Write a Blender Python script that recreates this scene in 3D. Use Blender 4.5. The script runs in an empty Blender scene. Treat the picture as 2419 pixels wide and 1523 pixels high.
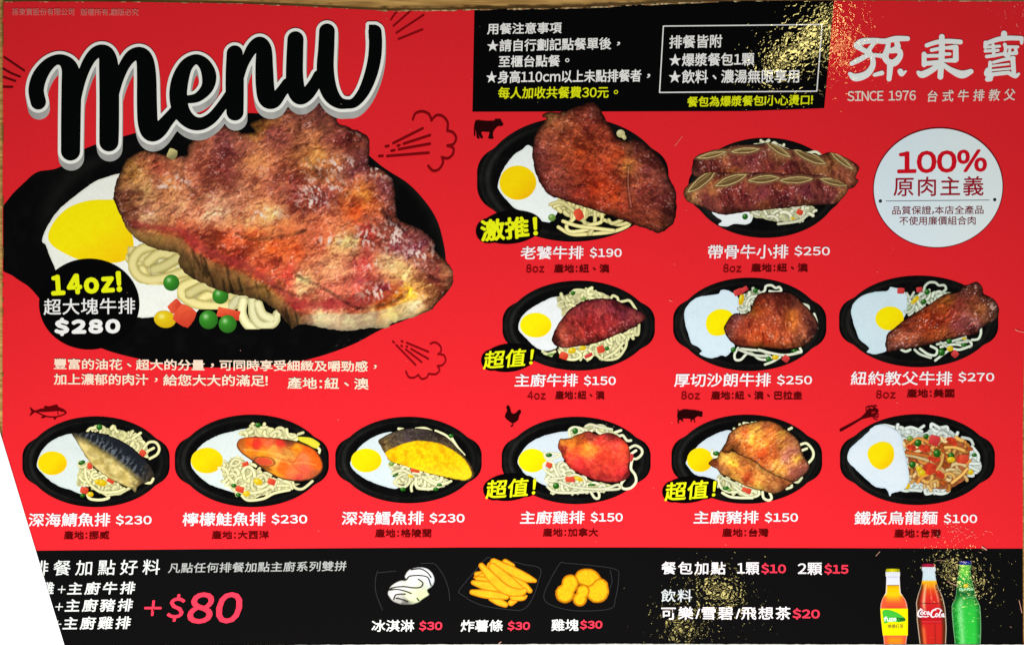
import bpy, math
import numpy as np
from mathutils import Vector

# ------------------------------------------------------------------ camera, world, lamps
S = 0.0002                      # one millimetre of print is five picture units
CARD = 0.0012                   # thickness of the laminated card
CX, CY = 1209.5, 761.5
H = 0.60
sc = bpy.context.scene
COL = sc.collection
sc.render.resolution_x, sc.render.resolution_y = 1024, 644
sc.cycles.use_denoising = False          # keep the fine grain of the print
sc.cycles.use_adaptive_sampling = False
sc.view_settings.view_transform = 'Standard'
sc.view_settings.look = 'None'
sc.view_settings.exposure = 0.0
sc.view_settings.gamma = 1.0
sc.view_settings.use_curve_mapping = False
cd = bpy.data.cameras.new('camera')
cam = bpy.data.objects.new('camera', cd)
COL.objects.link(cam)
cam.location = (0, 0, CARD + H)
cd.sensor_width = 36.0
cd.lens = 36.0 * H / (2419 * S)
cd.clip_start, cd.clip_end = 0.01, 50
sc.camera = cam

w = bpy.data.worlds.new('World')
sc.world = w
w.use_nodes = True
w.node_tree.nodes['Background'].inputs[0].default_value = (0.9, 0.95, 1.0, 1)
w.node_tree.nodes['Background'].inputs[1].default_value = 0.03


def area(name, loc, target, sx, sy, power, color, roll=0.0):
    l = bpy.data.lights.new(name, 'AREA')
    l.shape = 'RECTANGLE'
    l.size, l.size_y, l.energy, l.color = sx, sy, power, color
    o = bpy.data.objects.new(name, l)
    COL.objects.link(o)
    o.location = loc
    q = (Vector(target) - Vector(loc)).to_track_quat('-Z', 'Y')
    o.rotation_mode = 'QUATERNION'
    o.rotation_quaternion = q
    if roll:
        o.rotation_mode = 'XYZ'
        o.rotation_euler = (0, 0, roll)
    return o


# an added low lamp for the bottom-to-top falloff, a fill, and the warm ceiling lamps whose reflections break up on the laminate
area('low_key_light', (-0.05, -0.395, 0.41), (-0.02, -0.20, 0), 0.5, 0.14, 5.3, (1.0, 0.98, 0.97))
area('room_light', (0.9, 0.7, 1.1), (0, 0, 0), 0.6, 0.6, 3.2, (1.0, 0.97, 0.92))


def ceiling_lamp(px, py, long, wide, deg, radiance):
    x, y = (px - CX) * S, (CY - py) * S
    h = 1.6
    k = 1 + h / H
    a, b = long * S * k, wide * S * k
    area('ceiling_lamp', (x * k, y * k, h), (x * k, y * k, 0), a, b, math.pi * radiance * a * b, (1.0, 0.84, 0.28), math.radians(deg))


for lamp in ((1880, 120, 140, 26, 35, 32), (1952, 44, 56, 22, 50, 30), (1992, 118, 22, 80, -8, 14),
             (1702, 1400, 70, 22, -24, 24), (1612, 1482, 36, 28, 10, 18), (2266, 1354, 90, 16, -40, 24)):
    ceiling_lamp(*lamp)

# ------------------------------------------------------------------ helpers


def X(px):
    return (px - CX) * S


def Y(py):
    return (CY - py) * S


def Z(k):
    return CARD + k * 4e-5


def lin(c):
    c = np.asarray(c, dtype=np.float64) / 255.0
    c = np.clip(c, 0, 1)
    return np.where(c <= 0.04045, c / 12.92, ((c + 0.055) / 1.055) ** 2.4)


def smooth(a, b, x):
    t = np.clip((x - a) / (b - a), 0, 1)
    return t * t * (3 - 2 * t)


def mix(a, b, t):
    t = np.asarray(t)[..., None]
    return np.asarray(a) * (1 - t) + np.asarray(b) * t


_tab = np.random.RandomState(7).rand(256, 256)


def vn(x, y, seed=0):
    x = x + seed * 37.31
    y = y + seed * 17.77
    ix, iy = np.floor(x).astype(int), np.floor(y).astype(int)
    fx, fy = x - ix, y - iy
    fx, fy = fx * fx * (3 - 2 * fx), fy * fy * (3 - 2 * fy)
    g = lambda a, b: _tab[a & 255, b & 255]
    return (g(ix, iy) * (1 - fx) + g(ix + 1, iy) * fx) * (1 - fy) + (g(ix, iy + 1) * (1 - fx) + g(ix + 1, iy + 1) * fx) * fy


def fbm(x, y, wl, octv=4, seed=0, ang=0.0, stretch=1.0):
    """noise in -1..1; wl = wavelength, stretched along direction ang (degrees)"""
    a = math.radians(ang)
    u = (x * math.cos(a) + y * math.sin(a)) / (wl * stretch)
    v = (-x * math.sin(a) + y * math.cos(a)) / wl
    s, amp, tot = 0, 1.0, 0
    for k in range(octv):
        s = s + amp * (vn(u * 2 ** k + 11.3 * k, v * 2 ** k + 5.1 * k, seed + k) * 2 - 1)
        tot += amp
        amp *= 0.55
    return s / tot


def cat(pts, closed=True, n=6):
    p = np.asarray(pts, dtype=float)
    m = len(p)
    out = []
    rng = range(m if closed else m - 1)
    for i in rng:
        if closed:
            p0, p1, p2, p3 = p[(i - 1) % m], p[i], p[(i + 1) % m], p[(i + 2) % m]
        else:
            p0, p1, p2, p3 = p[max(i - 1, 0)], p[i], p[i + 1], p[min(i + 2, m - 1)]
        for k in range(n):
            t = k / n
            out.append(0.5 * ((2 * p1) + (-p0 + p2) * t + (2 * p0 - 5 * p1 + 4 * p2 - p3) * t * t + (-p0 + 3 * p1 - 3 * p2 + p3) * t ** 3))
    if not closed:
        out.append(p[-1])
    return np.array(out)


def sdpoly(x, y, pts):
    """signed distance to a polygon, positive inside"""
    p = np.asarray(pts, dtype=float)
    q = np.roll(p, -1, axis=0)
    best = np.full(x.shape, 1e18)
    ins = np.zeros(x.shape, dtype=bool)
    for (ax, ay), (bx, by) in zip(p, q):
        ex, ey = bx - ax, by - ay
        L = ex * ex + ey * ey
        if L < 1e-12:
            continue
        t = np.clip(((x - ax) * ex + (y - ay) * ey) / L, 0, 1)
        d = (x - ax - t * ex) ** 2 + (y - ay - t * ey) ** 2
        np.minimum(best, d, out=best)
        if ay != by:
            c = (ay > y) != (by > y)
            ins ^= c & (x < (bx - ax) * (y - ay) / (by - ay) + ax)
    return np.where(ins, 1, -1) * np.sqrt(best)


def sdstroke(x, y, pts, n=8, curve=True):
    """pts rows (x, y, r): positive inside a round brush stroke"""
    p = np.asarray(pts, dtype=float)
    if curve and len(p) > 2:
        p = cat(p, False, n)
    out = np.full(x.shape, -1e9)
    for a, b in zip(p[:-1], p[1:]):
        ex, ey = b[0] - a[0], b[1] - a[1]
        L = max(ex * ex + ey * ey, 1e-9)
        t = np.clip(((x - a[0]) * ex + (y - a[1]) * ey) / L, 0, 1)
        d = a[2] + (b[2] - a[2]) * t - np.hypot(x - a[0] - t * ex, y - a[1] - t * ey)
        np.maximum(out, d, out=out)
    return out


def sdell(x, y, cx, cy, rx, ry, deg=0.0):
    a = math.radians(deg)
    u = (x - cx) * math.cos(a) + (y - cy) * math.sin(a)
    v = -(x - cx) * math.sin(a) + (y - cy) * math.cos(a)
    k = np.sqrt((u / rx) ** 2 + (v / ry) ** 2)
    return (1 - k) * min(rx, ry)


def grid(x0, y0, x1, y1, st):
    nx, ny = int((x1 - x0) / st) + 2, int((y1 - y0) / st) + 2
    return np.meshgrid(x0 + np.arange(nx) * st, y0 + np.arange(ny) * st)


# ------------------------------------------------------------------ materials


def laminate(name, grain=0.032, rough=0.02):
    """printed ink (stored per vertex) under a clear laminate with a fine orange-peel ripple"""
    m = bpy.data.materials.new(name)
    m.use_nodes = True
    nt = m.node_tree
    N, L = nt.nodes, nt.links
    b = N['Principled BSDF']
    at = N.new('ShaderNodeAttribute')
    at.attribute_name = 'Ink'
    geo = N.new('ShaderNodeNewGeometry')
    n1 = N.new('ShaderNodeTexNoise')
    n1.inputs['Scale'].default_value = 1900
    n1.inputs['Detail'].default_value = 2
    L.new(geo.outputs['Position'], n1.inputs['Vector'])
    mr = N.new('ShaderNodeMapRange')
    mr.inputs['From Min'].default_value, mr.inputs['From Max'].default_value = 0.25, 0.75
    mr.inputs['To Min'].default_value, mr.inputs['To Max'].default_value = 1 - grain * 2, 1 + grain * 2
    L.new(n1.outputs['Fac'], mr.inputs['Value'])
    mul = N.new('ShaderNodeVectorMath')
    mul.operation = 'SCALE'
    L.new(at.outputs['Color'], mul.inputs[0])
    L.new(mr.outputs['Result'], mul.inputs['Scale'])
    L.new(mul.outputs['Vector'], b.inputs['Base Color'])
    b.inputs['Roughness'].default_value = 0.6
    b.inputs['Specular IOR Level'].default_value = 0.0
    b.inputs['Coat Weight'].default_value = 1.0
    b.inputs['Coat Roughness'].default_value = rough
    n2 = N.new('ShaderNodeTexNoise')
    n2.inputs['Scale'].default_value = 330
    n2.inputs['Detail'].default_value = 1
    n2.inputs['Roughness'].default_value = 0.6
    n2.inputs['Distortion'].default_value = 1.2
    L.new(geo.outputs['Position'], n2.inputs['Vector'])
    bp = N.new('ShaderNodeBump')
    bp.inputs['Strength'].default_value = 1.0
    bp.inputs['Distance'].default_value = 0.000036
    L.new(n2.outputs['Fac'], bp.inputs['Height'])
    L.new(bp.outputs['Normal'], b.inputs['Coat Normal'])
    return m


PRINT = laminate('laminated_print')


def plain(name, rgb, rough=0.7, var=0.06, scale=400):
    m = bpy.data.materials.new(name)
    m.use_nodes = True
    nt = m.node_tree
    N, L = nt.nodes, nt.links
    b = N['Principled BSDF']
    geo = N.new('ShaderNodeNewGeometry')
    n1 = N.new('ShaderNodeTexNoise')
    n1.inputs['Scale'].default_value = scale
    n1.inputs['Detail'].default_value = 4
    L.new(geo.outputs['Position'], n1.inputs['Vector'])
    r = N.new('ShaderNodeValToRGB')
    c = lin(rgb)
    r.color_ramp.elements[0].position, r.color_ramp.elements[1].position = 0.3, 0.7
    r.color_ramp.elements[0].color = (*(c * (1 - var)), 1)
    r.color_ramp.elements[1].color = (*np.minimum(c * (1 + var), 0.95), 1)
    L.new(n1.outputs['Fac'], r.inputs['Fac'])
    L.new(r.outputs['Color'], b.inputs['Base Color'])
    b.inputs['Roughness'].default_value = rough
    return m


def wood():
    m = bpy.data.materials.new('varnished_wood')
    m.use_nodes = True
    nt = m.node_tree
    N, L = nt.nodes, nt.links
    b = N['Principled BSDF']
    geo = N.new('ShaderNodeNewGeometry')
    mp = N.new('ShaderNodeMapping')
    mp.inputs['Scale'].default_value = (4, 60, 30)
    L.new(geo.outputs['Position'], mp.inputs['Vector'])
    n1 = N.new('ShaderNodeTexNoise')
    n1.inputs['Scale'].default_value = 9
    n1.inputs['Detail'].default_value = 6
    n1.inputs['Distortion'].default_value = 0.8
    L.new(mp.outputs['Vector'], n1.inputs['Vector'])
    r = N.new('ShaderNodeValToRGB')
    r.color_ramp.elements[0].position, r.color_ramp.elements[1].position = 0.32, 0.68
    r.color_ramp.elements[0].color = (*lin((148, 108, 52)), 1)
    r.color_ramp.elements[1].color = (*lin((216, 172, 98)), 1)
    L.new(n1.outputs['Fac'], r.inputs['Fac'])
    L.new(r.outputs['Color'], b.inputs['Base Color'])
    b.inputs['Roughness'].default_value = 0.45
    return m


# ------------------------------------------------------------------ objects


def tag(o, label=None, cat_=None, kind=None, group=None):
    if label:
        o['label'] = label
    if cat_:
        o['category'] = cat_
    if kind:
        o['kind'] = kind
    if group:
        o['group'] = group
    return o


def link(name, me, mat, parent=None, label=None):
    o = bpy.data.objects.new(name, me)
    COL.objects.link(o)
    if mat is not None and len(me.materials) == 0:
        me.materials.append(mat)
    if parent is not None:
        o.parent = parent
    return tag(o, label)


def setmesh(name, co, loops, starts):
    me = bpy.data.meshes.new(name)
    me.vertices.add(len(co))
    me.vertices.foreach_set('co', np.asarray(co, dtype=np.float32).ravel())
    me.loops.add(len(loops))
    me.loops.foreach_set('vertex_index', np.asarray(loops, dtype=np.int32))
    me.polygons.add(len(starts))
    me.polygons.foreach_set('loop_start', np.asarray(starts, dtype=np.int32))
    me.update(calc_edges=True)
    return me


def ink(me, rgb_lin):
    a = me.color_attributes.new('Ink', 'FLOAT_COLOR', 'POINT')
    n = len(me.vertices)
    c = np.ones((n, 4), dtype=np.float32)
    c[:, :3] = rgb_lin
    a.data.foreach_set('color', c.ravel())


GAIN = [1.0]       # ink brightness per picture, lowered where the low lamp falls brightest


def emit(name, parent, gx, gy, d, rgb, z, label=None):
    """mesh of the area where d > 0 on the grid, cut cleanly along d = 0, inked with rgb (0..255)"""
    d = np.asarray(d, dtype=float).copy()
    d[np.abs(d) < 1e-4] = 1e-4
    d[0, :] = np.minimum(d[0, :], -1e-3); d[-1, :] = np.minimum(d[-1, :], -1e-3)
    d[:, 0] = np.minimum(d[:, 0], -1e-3); d[:, -1] = np.minimum(d[:, -1], -1e-3)
    ny, nx = d.shape
    rgb = np.broadcast_to(np.asarray(rgb, dtype=float), (ny, nx, 3))
    L = lin(rgb) * GAIN[0]
    ins = d > 0
    cid = np.full((ny, nx), -1)
    n0 = int(ins.sum())
    if n0 == 0:
        return None
    cid[ins] = np.arange(n0)
    V = [np.stack([gx[ins], gy[ins]], 1)]
    C = [L[ins]]
    hx = ins[:, :-1] != ins[:, 1:]
    t = (d[:, :-1] / (d[:, :-1] - d[:, 1:] + 1e-30))[hx]
    V.append(np.stack([gx[:, :-1][hx] * (1 - t) + gx[:, 1:][hx] * t, gy[:, :-1][hx]], 1))
    C.append(np.where(ins[:, :-1][hx][:, None], L[:, :-1][hx], L[:, 1:][hx]))
    hid = np.full((ny, nx - 1), -1)
    hid[hx] = n0 + np.arange(int(hx.sum()))
    n1 = n0 + int(hx.sum())
    vx = ins[:-1] != ins[1:]
    t = (d[:-1] / (d[:-1] - d[1:] + 1e-30))[vx]
    V.append(np.stack([gx[:-1][vx], gy[:-1][vx] * (1 - t) + gy[1:][vx] * t], 1))
    C.append(np.where(ins[:-1][vx][:, None], L[:-1][vx], L[1:][vx]))
    vid = np.full((ny - 1, nx), -1)
    vid[vx] = n1 + np.arange(int(vx.sum()))
    V = np.concatenate(V)
    C = np.concatenate(C)
    cor = [cid[:-1, :-1], cid[:-1, 1:], cid[1:, 1:], cid[1:, :-1]]
    edg = [hid[:-1], vid[:, 1:], hid[1:], vid[:, :-1]]
    code = sum((cor[k] >= 0).astype(int) << k for k in range(4))
    loops, starts, pos = [], [], 0
    for cs in range(1, 16):
        mk = code == cs
        if not mk.any():
            continue
        seq = []
        for k in range(4):
            a, b = cs >> k & 1, cs >> ((k + 1) % 4) & 1
            if a:
                seq.append(cor[k][mk])
            if a != b:
                seq.append(edg[k][mk])
        f = np.stack(seq[::-1], 1)
        loops.append(f.ravel())
        starts.append(pos + np.arange(len(f)) * f.shape[1])
        pos += f.size
    co = np.stack([X(V[:, 0]), Y(V[:, 1]), np.full(len(V), Z(z))], 1)
    me = setmesh(name, co, np.concatenate(loops), np.concatenate(starts))
    ink(me, C)
    return link(name, me, PRINT, parent, label)


def poly(name, parent, pts, rgb, z, label=None):
    p = np.asarray(pts, dtype=float)
    area2 = np.sum(p[:, 0] * np.roll(p[:, 1], -1) - np.roll(p[:, 0], -1) * p[:, 1])
    if area2 > 0:
        p = p[::-1]
    co = np.stack([X(p[:, 0]), Y(p[:, 1]), np.full(len(p), Z(z))], 1)
    me = setmesh(name, co, np.arange(len(p)), [0])
    ink(me, lin(rgb))
    return link(name, me, PRINT, parent, label)


def strokes(name, parent, lst, rgb, z, st=1.0, label=None, extra=None):
    a = np.concatenate([np.asarray(s, dtype=float) for s in lst])
    r = a[:, 2].max() + 3
    if extra is not None:
        a2 = np.concatenate([np.asarray(e, dtype=float) for e in extra])
        xs = np.concatenate([a[:, 0], a2[:, 0]]); ys = np.concatenate([a[:, 1], a2[:, 1]])
    else:
        xs, ys = a[:, 0], a[:, 1]
    gx, gy = grid(xs.min() - r, ys.min() - r, xs.max() + r, ys.max() + r, st)
    d = np.full(gx.shape, -1e9)
    for s in lst:
        d = np.maximum(d, sdstroke(gx, gy, s))
    for e in extra or []:
        d = np.maximum(d, sdpoly(gx, gy, e))
    return emit(name, parent, gx, gy, d, rgb, z, label)


# ------------------------------------------------------------------ lettering
GL = {}
FULL = {c: chr(ord(c) + 0xFEE0) for c in map(chr, range(0x21, 0x7f))}


def load_glyphs(chars):
    tmp = []
    for ch in sorted(set(chars)):
        if ch == ' ':
            continue
        c = bpy.data.curves.new('glyph', 'FONT')
        c.body = ch if ch == '/' else FULL.get(ch, ch)
        c.size = 1
        c.resolution_u = 3
        o = bpy.data.objects.new('glyph', c)
        COL.objects.link(o)
        tmp.append((ch, o))
    bpy.context.view_layer.update()
    dg = bpy.context.evaluated_depsgraph_get()
    for ch, o in tmp:
        me = bpy.data.meshes.new_from_object(o.evaluated_get(dg))
        co = np.zeros(len(me.vertices) * 3, dtype=np.float32)
        me.vertices.foreach_get('co', co)
        co = co.reshape(-1, 3)[:, :2].astype(float)
        fs = [list(p.vertices) for p in me.polygons]
        GL[ch] = (co, fs)
        bpy.data.meshes.remove(me)
    for ch, o in tmp:
        cu = o.data
        bpy.data.objects.remove(o)
        bpy.data.curves.remove(cu)


def text(name, parent, s, x0, x1, y0, y1, h, rgb, z, bold=0.5, skew=0.0, label=None, gap=0.1, track=0.0, ring=1):
    """s set between x0 and x1; y0 and y1 are the heights of its middle at both ends; h its ink height; skew leans it"""
    V, F, n, pen = [], [], 0, 0.0
    for ch in s:
        if ch == ' ':
            pen += 0.4
            continue
        co, fs = GL[ch]
        lo, hi = co[:, 0].min(), co[:, 0].max()
        if ch in '、，。:：':
            cc = co - [(lo + hi) / 2, 0]
            adv = 0.45 if ch in ':：' else 0.95
            cc = cc + [pen + adv / 2, 0]
            if ch in '、，。':
                cc = cc + [0, 0.25]
            pen += adv
        elif ord(ch) < 0x80:
            cc = co - [lo, 0] + [pen + gap / 2, 0]
            pen += hi - lo + gap
        else:
            cc = co + [pen, 0]
            pen += 1.0 + track
        V.append(cc)
        F += [[i + n for i in f] for f in fs]
        n += len(co)
    V = np.concatenate(V)
    lo, hi = V.min(0), V.max(0)
    u = (V[:, 0] - lo[0]) / (hi[0] - lo[0])
    v = (V[:, 1] - lo[1]) / (hi[1] - lo[1])
    b2 = bold
    px = x0 + b2 + (x1 - x0 - 2 * b2) * u + skew * (v - 0.5) * h
    py = y0 + (y1 - y0) * u + (h - 2 * b2) * (0.5 - v)
    offs = [(0, 0)]
    if bold > 0:
        for rr in range(1, ring + 1):
            m = 8 if rr == ring else 6
            offs += [(bold * rr / ring * math.cos(2 * math.pi * k / m), bold * rr / ring * math.sin(2 * math.pi * k / m)) for k in range(m)]
    co, loops, starts, pos = [], [], [], 0
    fl = np.concatenate([np.array(f) for f in F])
    fn = np.array([len(f) for f in F])
    fs = np.concatenate([[0], np.cumsum(fn)[:-1]])
    for k, (dx, dy) in enumerate(offs):
        co.append(np.stack([X(px + dx), Y(py + dy), np.full(len(px), Z(z) + k * 1.5e-6)], 1))
        loops.append(fl + k * len(px))
        starts.append(fs + k * len(fl))
    me = setmesh(name, np.concatenate(co), np.concatenate(loops), np.concatenate(starts))
    ink(me, lin(rgb))
    return link(name, me, PRINT, parent, label)


# ------------------------------------------------------------------ pictures of food


class Zm:
    """picture coordinates of one enlarged region"""

    def __init__(self, x, y, s):
        self.x, self.y, self.s = x, y, s

    def __call__(self, pts):
        p = np.asarray(pts, dtype=float).copy()
        p[..., :2] = p[..., :2] * self.s + [self.x, self.y]
        if p.shape[-1] > 2:
            p[..., 2] *= self.s
        return p


def idw(gx, gy, ctrl, pw=3.0, warp=0.0, wl=30, seed=0):
    if warp:
        wx = gx + warp * fbm(gx, gy, wl, 3, seed + 20)
        wy = gy + warp * fbm(gx, gy, wl, 3, seed + 30)
    else:
        wx, wy = gx, gy
    num = np.zeros(gx.shape + (3,))
    den = np.zeros(gx.shape)
    for (cx, cy, c) in ctrl:
        wgt = 1.0 / (((wx - cx) ** 2 + (wy - cy) ** 2) + 9.0) ** (pw / 2)
        num += wgt[..., None] * np.asarray(c, dtype=float)
        den += wgt
    return num / den[..., None]


def meat(name, parent, z, zm, outline, ctrl, seed=1, st=1.5, ragged=2.0, grain=0.16, wl=9, ang=30, stretch=1.0, gloss=0.5,
         edge=0.45, edgew=5, relief=0.9, warp=9, glossc=(240, 218, 212), label=None, n=6, post=None, glossmask=None, bright=1.06, tex=1.0, warm=(1.0, 0.95, 0.89), rnd=0.26, rndw=22):
    pts = cat(zm(outline), True, n)
    gx, gy = grid(pts[:, 0].min() - 6, pts[:, 1].min() - 6, pts[:, 0].max() + 6, pts[:, 1].max() + 6, st)
    d = sdpoly(gx, gy, pts) + ragged * fbm(gx, gy, 9, 3, seed + 3)
    cc = [(*zm([(a, b)])[0], c) for a, b, c in ctrl]
    wx = gx + warp * 0.55 * fbm(gx, gy, 15, 3, seed + 40)
    wy = gy + warp * 0.55 * fbm(gx, gy, 15, 3, seed + 50)
    col = idw(wx, wy, cc, 2.6 if tex > 0.6 else 3.6, warp * 1.5, 34, seed) * bright * np.asarray(warm)
    big = fbm(wx, wy, 28, 3, seed + 5)
    hgt = fbm(wx, wy, wl, 4, seed + 7, ang, stretch)
    fine = fbm(gx, gy, 3.2, 2, seed + 9)
    n1 = fbm(wx, wy, 4.6, 3, seed + 13, ang, 3.0)
    n2 = fbm(wx, wy, 6.0, 3, seed + 17, ang + 12, 2.2)
    m3 = fbm(wx, wy, 44, 3, seed + 23, ang, 1.4)
    m4 = fbm(wx, wy, 36, 3, seed + 27, ang, 1.6)
    dy_, dx_ = np.gradient(hgt, st)
    sh = (-dx_ * 0.6 - dy_ * 0.8) * wl * 0.12 * relief * min(tex, 1)
    f = 1 + grain * 0.8 * big + grain * 0.9 * fine + np.clip(sh, -0.4, 0.45)
    col = col * f[..., None]
    pale = np.clip(col * 1.16 + np.array((32, 28, 12)), 0, 255)
    deep = col * np.array((0.66, 0.50, 0.50))
    col = mix(col, deep, 0.74 * tex * smooth(-0.02, 0.38, m3))
    col = mix(col, pale, 0.42 * tex * smooth(0.0, 0.4, m4))
    col = mix(col, pale, 0.5 * tex * smooth(0.05, 0.55, n1))
    col = mix(col, deep, 0.55 * tex * smooth(0.08, 0.5, n2))
    worm = 1 - np.abs(fbm(wx, wy, 7.5, 2, seed + 19, ang, 1.5)) * 5
    hot = smooth(0.30, 0.75, worm * 0.5 + 0.9 * fine + 0.7 * big + (0 if glossmask is None else glossmask(gx, gy)) - 0.27 + 0.5 * (gloss - 0.3)) * np.clip(gloss * 1.7, 0, 0.8)
    col = mix(col, glossc, hot)
    e = smooth(0, edgew, d)
    col = col * (1 - edge * (1 - e))[..., None]
    col = col * (1 - rnd * (1 - smooth(0, rndw, d)))[..., None]
    if tex > 0.5:
        lum = col.mean(-1, keepdims=True)
        col = np.clip(lum + (col - lum) * 0.98, 1, 255)
        col = 255 * (col / 255) ** 1.2 * 1.07
    if post is not None:
        d, col = post(gx, gy, d, col)
    return emit(name, parent, gx, gy, d, np.clip(col, 0, 255), z, label)


def plate(parent, cx, cy, rx, ry, label, z=3, name='hot_plate', ear=0.55, deg=0, seed=0, warmth=(1, 1, 1)):
    gx, gy = grid(cx - rx - 6, cy - ry - 6, cx + rx + 6, cy + ry + 6, 2.0)
    a = sdell(gx, gy, cx, cy, rx * 0.945, ry, deg)
    rr = ry * 0.40
    qx, qy = np.abs(gx - cx) - (rx - rr), np.abs(gy - cy) - (ry * ear * 0.92 - rr)
    b = rr - np.hypot(np.maximum(qx, 0), np.maximum(qy, 0)) - np.minimum(np.maximum(qx, qy), 0)
    k = 5.0
    d = np.maximum(a, b) + np.maximum(k - np.abs(a - b), 0) ** 2 / (4 * k)
    rim = sdell(gx, gy, cx, cy, rx * 0.80, ry * 0.80, deg)
    col = np.full(gx.shape + (3,), 7.0)
    side = 0.35 + 0.65 * smooth(0.1, 0.9, (cx - gx) / rx) + 0.3 * smooth(0.3, 0.9, (gx - cx) / rx)
    band = np.exp(-((rim + ry * 0.09) / (ry * 0.035)) ** 2) + 0.6 * np.exp(-((rim + ry * 0.16) / (ry * 0.02)) ** 2)
    col = col + (band * side * 27 + np.clip(fbm(gx, gy, 22, 3, seed), 0, 1) * 9 + fbm(gx, gy, 3, 2, seed + 1) * 4)[..., None] * np.array((1.0, 1.0, 0.94))
    return emit(name, parent, gx, gy, d, np.clip(col, 2, 255), z, label)


def egg_white(parent, z, zm, outline, seed=0, tint=(222, 236, 236), shade=(178, 200, 200), n=6):
    pts = cat(zm(outline), True, n)
    gx, gy = grid(pts[:, 0].min() - 4, pts[:, 1].min() - 4, pts[:, 0].max() + 4, pts[:, 1].max() + 4, 1.8)
    d = sdpoly(gx, gy, pts) + 0.9 * fbm(gx, gy, 8, 2, seed)
    t = 0.30 * (1 - smooth(0, 7, d)) + 0.20 * np.clip(fbm(gx, gy, 34, 3, seed + 2), 0, 1) + 0.08 * fbm(gx, gy, 5, 2, seed + 4)
    col = mix(tint, shade, np.clip(t, 0, 1))
    return emit('egg_white', parent, gx, gy, d, col, z)


def yolk(parent, z, cx, cy, rx, ry, deg=0, seed=0, outline=None, hot=(255, 222, 8), dark=(244, 182, 6)):
    gx, gy = grid(cx - rx * 1.25 - 4, cy - ry * 1.25 - 4, cx + rx * 1.25 + 4, cy + ry * 1.25 + 4, 1.5)
    if outline is None:
        d = sdell(gx, gy, cx, cy, rx, ry, deg) + 0.6 * fbm(gx, gy, 18, 2, seed)
    else:
        d = sdpoly(gx, gy, cat(outline))
    t = smooth(-0.2, 1.1, (gx - cx) / rx * 0.55 + (gy - cy) / ry * 0.55) * 0.8 + 0.1 * fbm(gx, gy, 14, 2, seed)
    col = mix(hot, dark, np.clip(t, 0, 1))
    col = mix(col, (250, 232, 90), 0.5 * (1 - smooth(0, 2.6, d)))
    return emit('egg_yolk', parent, gx, gy, d, col, z - 0.4)


def curls(rs, region, count, rad, r):
    """random noodle arcs that stay in a polygon"""
    lo, hi = region.min(0), region.max(0)
    out = []
    tries = 0
    while len(out) < count and tries < count * 30:
        tries += 1
        c = lo + (hi - lo) * rs.rand(2)
        if sdpoly(np.array([c[0]]), np.array([c[1]]), region)[0] < 1:
            continue
        rr = rad * (0.5 + rs.rand())
        a0, sw, el = rs.rand() * 6.28, 1.6 + 2.8 * rs.rand(), 0.5 + 0.5 * rs.rand()
        th = a0 + np.linspace(0, sw, 14)
        rot = rs.rand() * 3.14
        ux, uy = rr * (np.cos(th) - math.cos(a0)), rr * el * (np.sin(th) - math.sin(a0))
        p = np.stack([c[0] + ux * math.cos(rot) - uy * math.sin(rot), c[1] + ux * math.sin(rot) + uy * math.cos(rot)], 1)
        ok = sdpoly(p[:, 0], p[:, 1], region) > -r * 0.8
        k = 0
        while k < len(p) and ok[k]:
            k += 1
        if k >= 4:
            out.append(np.concatenate([p[:k], np.full((k, 1), r * (0.85 + 0.3 * rs.rand()))], 1))
    return out


def noodles(parent, z, zm, regions=(), paths=(), seed=0, r=3.1, count=40, rad=17, base=(246, 240, 196), rim=(196, 190, 132),
            fill=(214, 208, 156), st=1.4, name='noodles', tone=None):
    rs = np.random.RandomState(seed + 100)
    regs = [cat(zm(g), True, 5) for g in regions]
    ps = []
    tot = sum(np.prod(g.max(0) - g.min(0)) for g in regs) or 1
    for g in regs:
        ps += curls(rs, g, max(4, int(0.7 * count * np.prod(g.max(0) - g.min(0)) / tot)), rad, r * 1.12)
    for p in paths:
        q = zm(np.asarray(p, dtype=float))
        ps.append(np.concatenate([cat(q, False, 5), np.full((len(cat(q, False, 5)), 1), r)], 1))
    a = np.concatenate([p[:, :2] for p in ps] + regs)
    gx, gy = grid(a[:, 0].min() - 8, a[:, 1].min() - 8, a[:, 0].max() + 8, a[:, 1].max() + 8, st)
    d = np.full(gx.shape, -1e3)
    col = np.zeros(gx.shape + (3,)) + np.array(fill, dtype=float)
    for g in regs:
        d = np.maximum(d, sdpoly(gx, gy, g) - 3.0 + 3 * fbm(gx, gy, 12, 2, seed))
    col = col * (1 + 0.30 * fbm(gx, gy, 9, 3, seed + 1))[..., None]
    for i, p in enumerate(ps):
        x0, x1 = p[:, 0].min() - 8, p[:, 0].max() + 8
        y0, y1 = p[:, 1].min() - 8, p[:, 1].max() + 8
        j0, j1 = max(0, int((x0 - gx[0, 0]) / st)), int((x1 - gx[0, 0]) / st) + 1
        i0, i1 = max(0, int((y0 - gy[0, 0]) / st)), int((y1 - gy[0, 0]) / st) + 1
        sx, sy = gx[i0:i1, j0:j1], gy[i0:i1, j0:j1]
        dd = sdstroke(sx, sy, p, curve=False)
        rr = p[:, 2].mean()
        sub = col[i0:i1, j0:j1]
        sub *= (1 - 0.24 * smooth(-2.4, -0.2, dd) * (dd <= 0))[..., None]
        t = 0.25 + 0.75 * smooth(0, rr * 0.7, dd)
        b = np.asarray(base, dtype=float) * (0.93 + 0.14 * rs.rand())
        if tone is not None:
            b = np.asarray(tone[rs.randint(len(tone))], dtype=float) * (0.85 + 0.25 * rs.rand())
        c = mix(np.asarray(rim) * b / np.asarray(base), b, t)
        m = dd > 0
        sub[m] = c[m]
        d[i0:i1, j0:j1] = np.maximum(d[i0:i1, j0:j1], dd)
    return emit(name, parent, gx, gy, d, np.clip(col, 0, 255), z)


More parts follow.
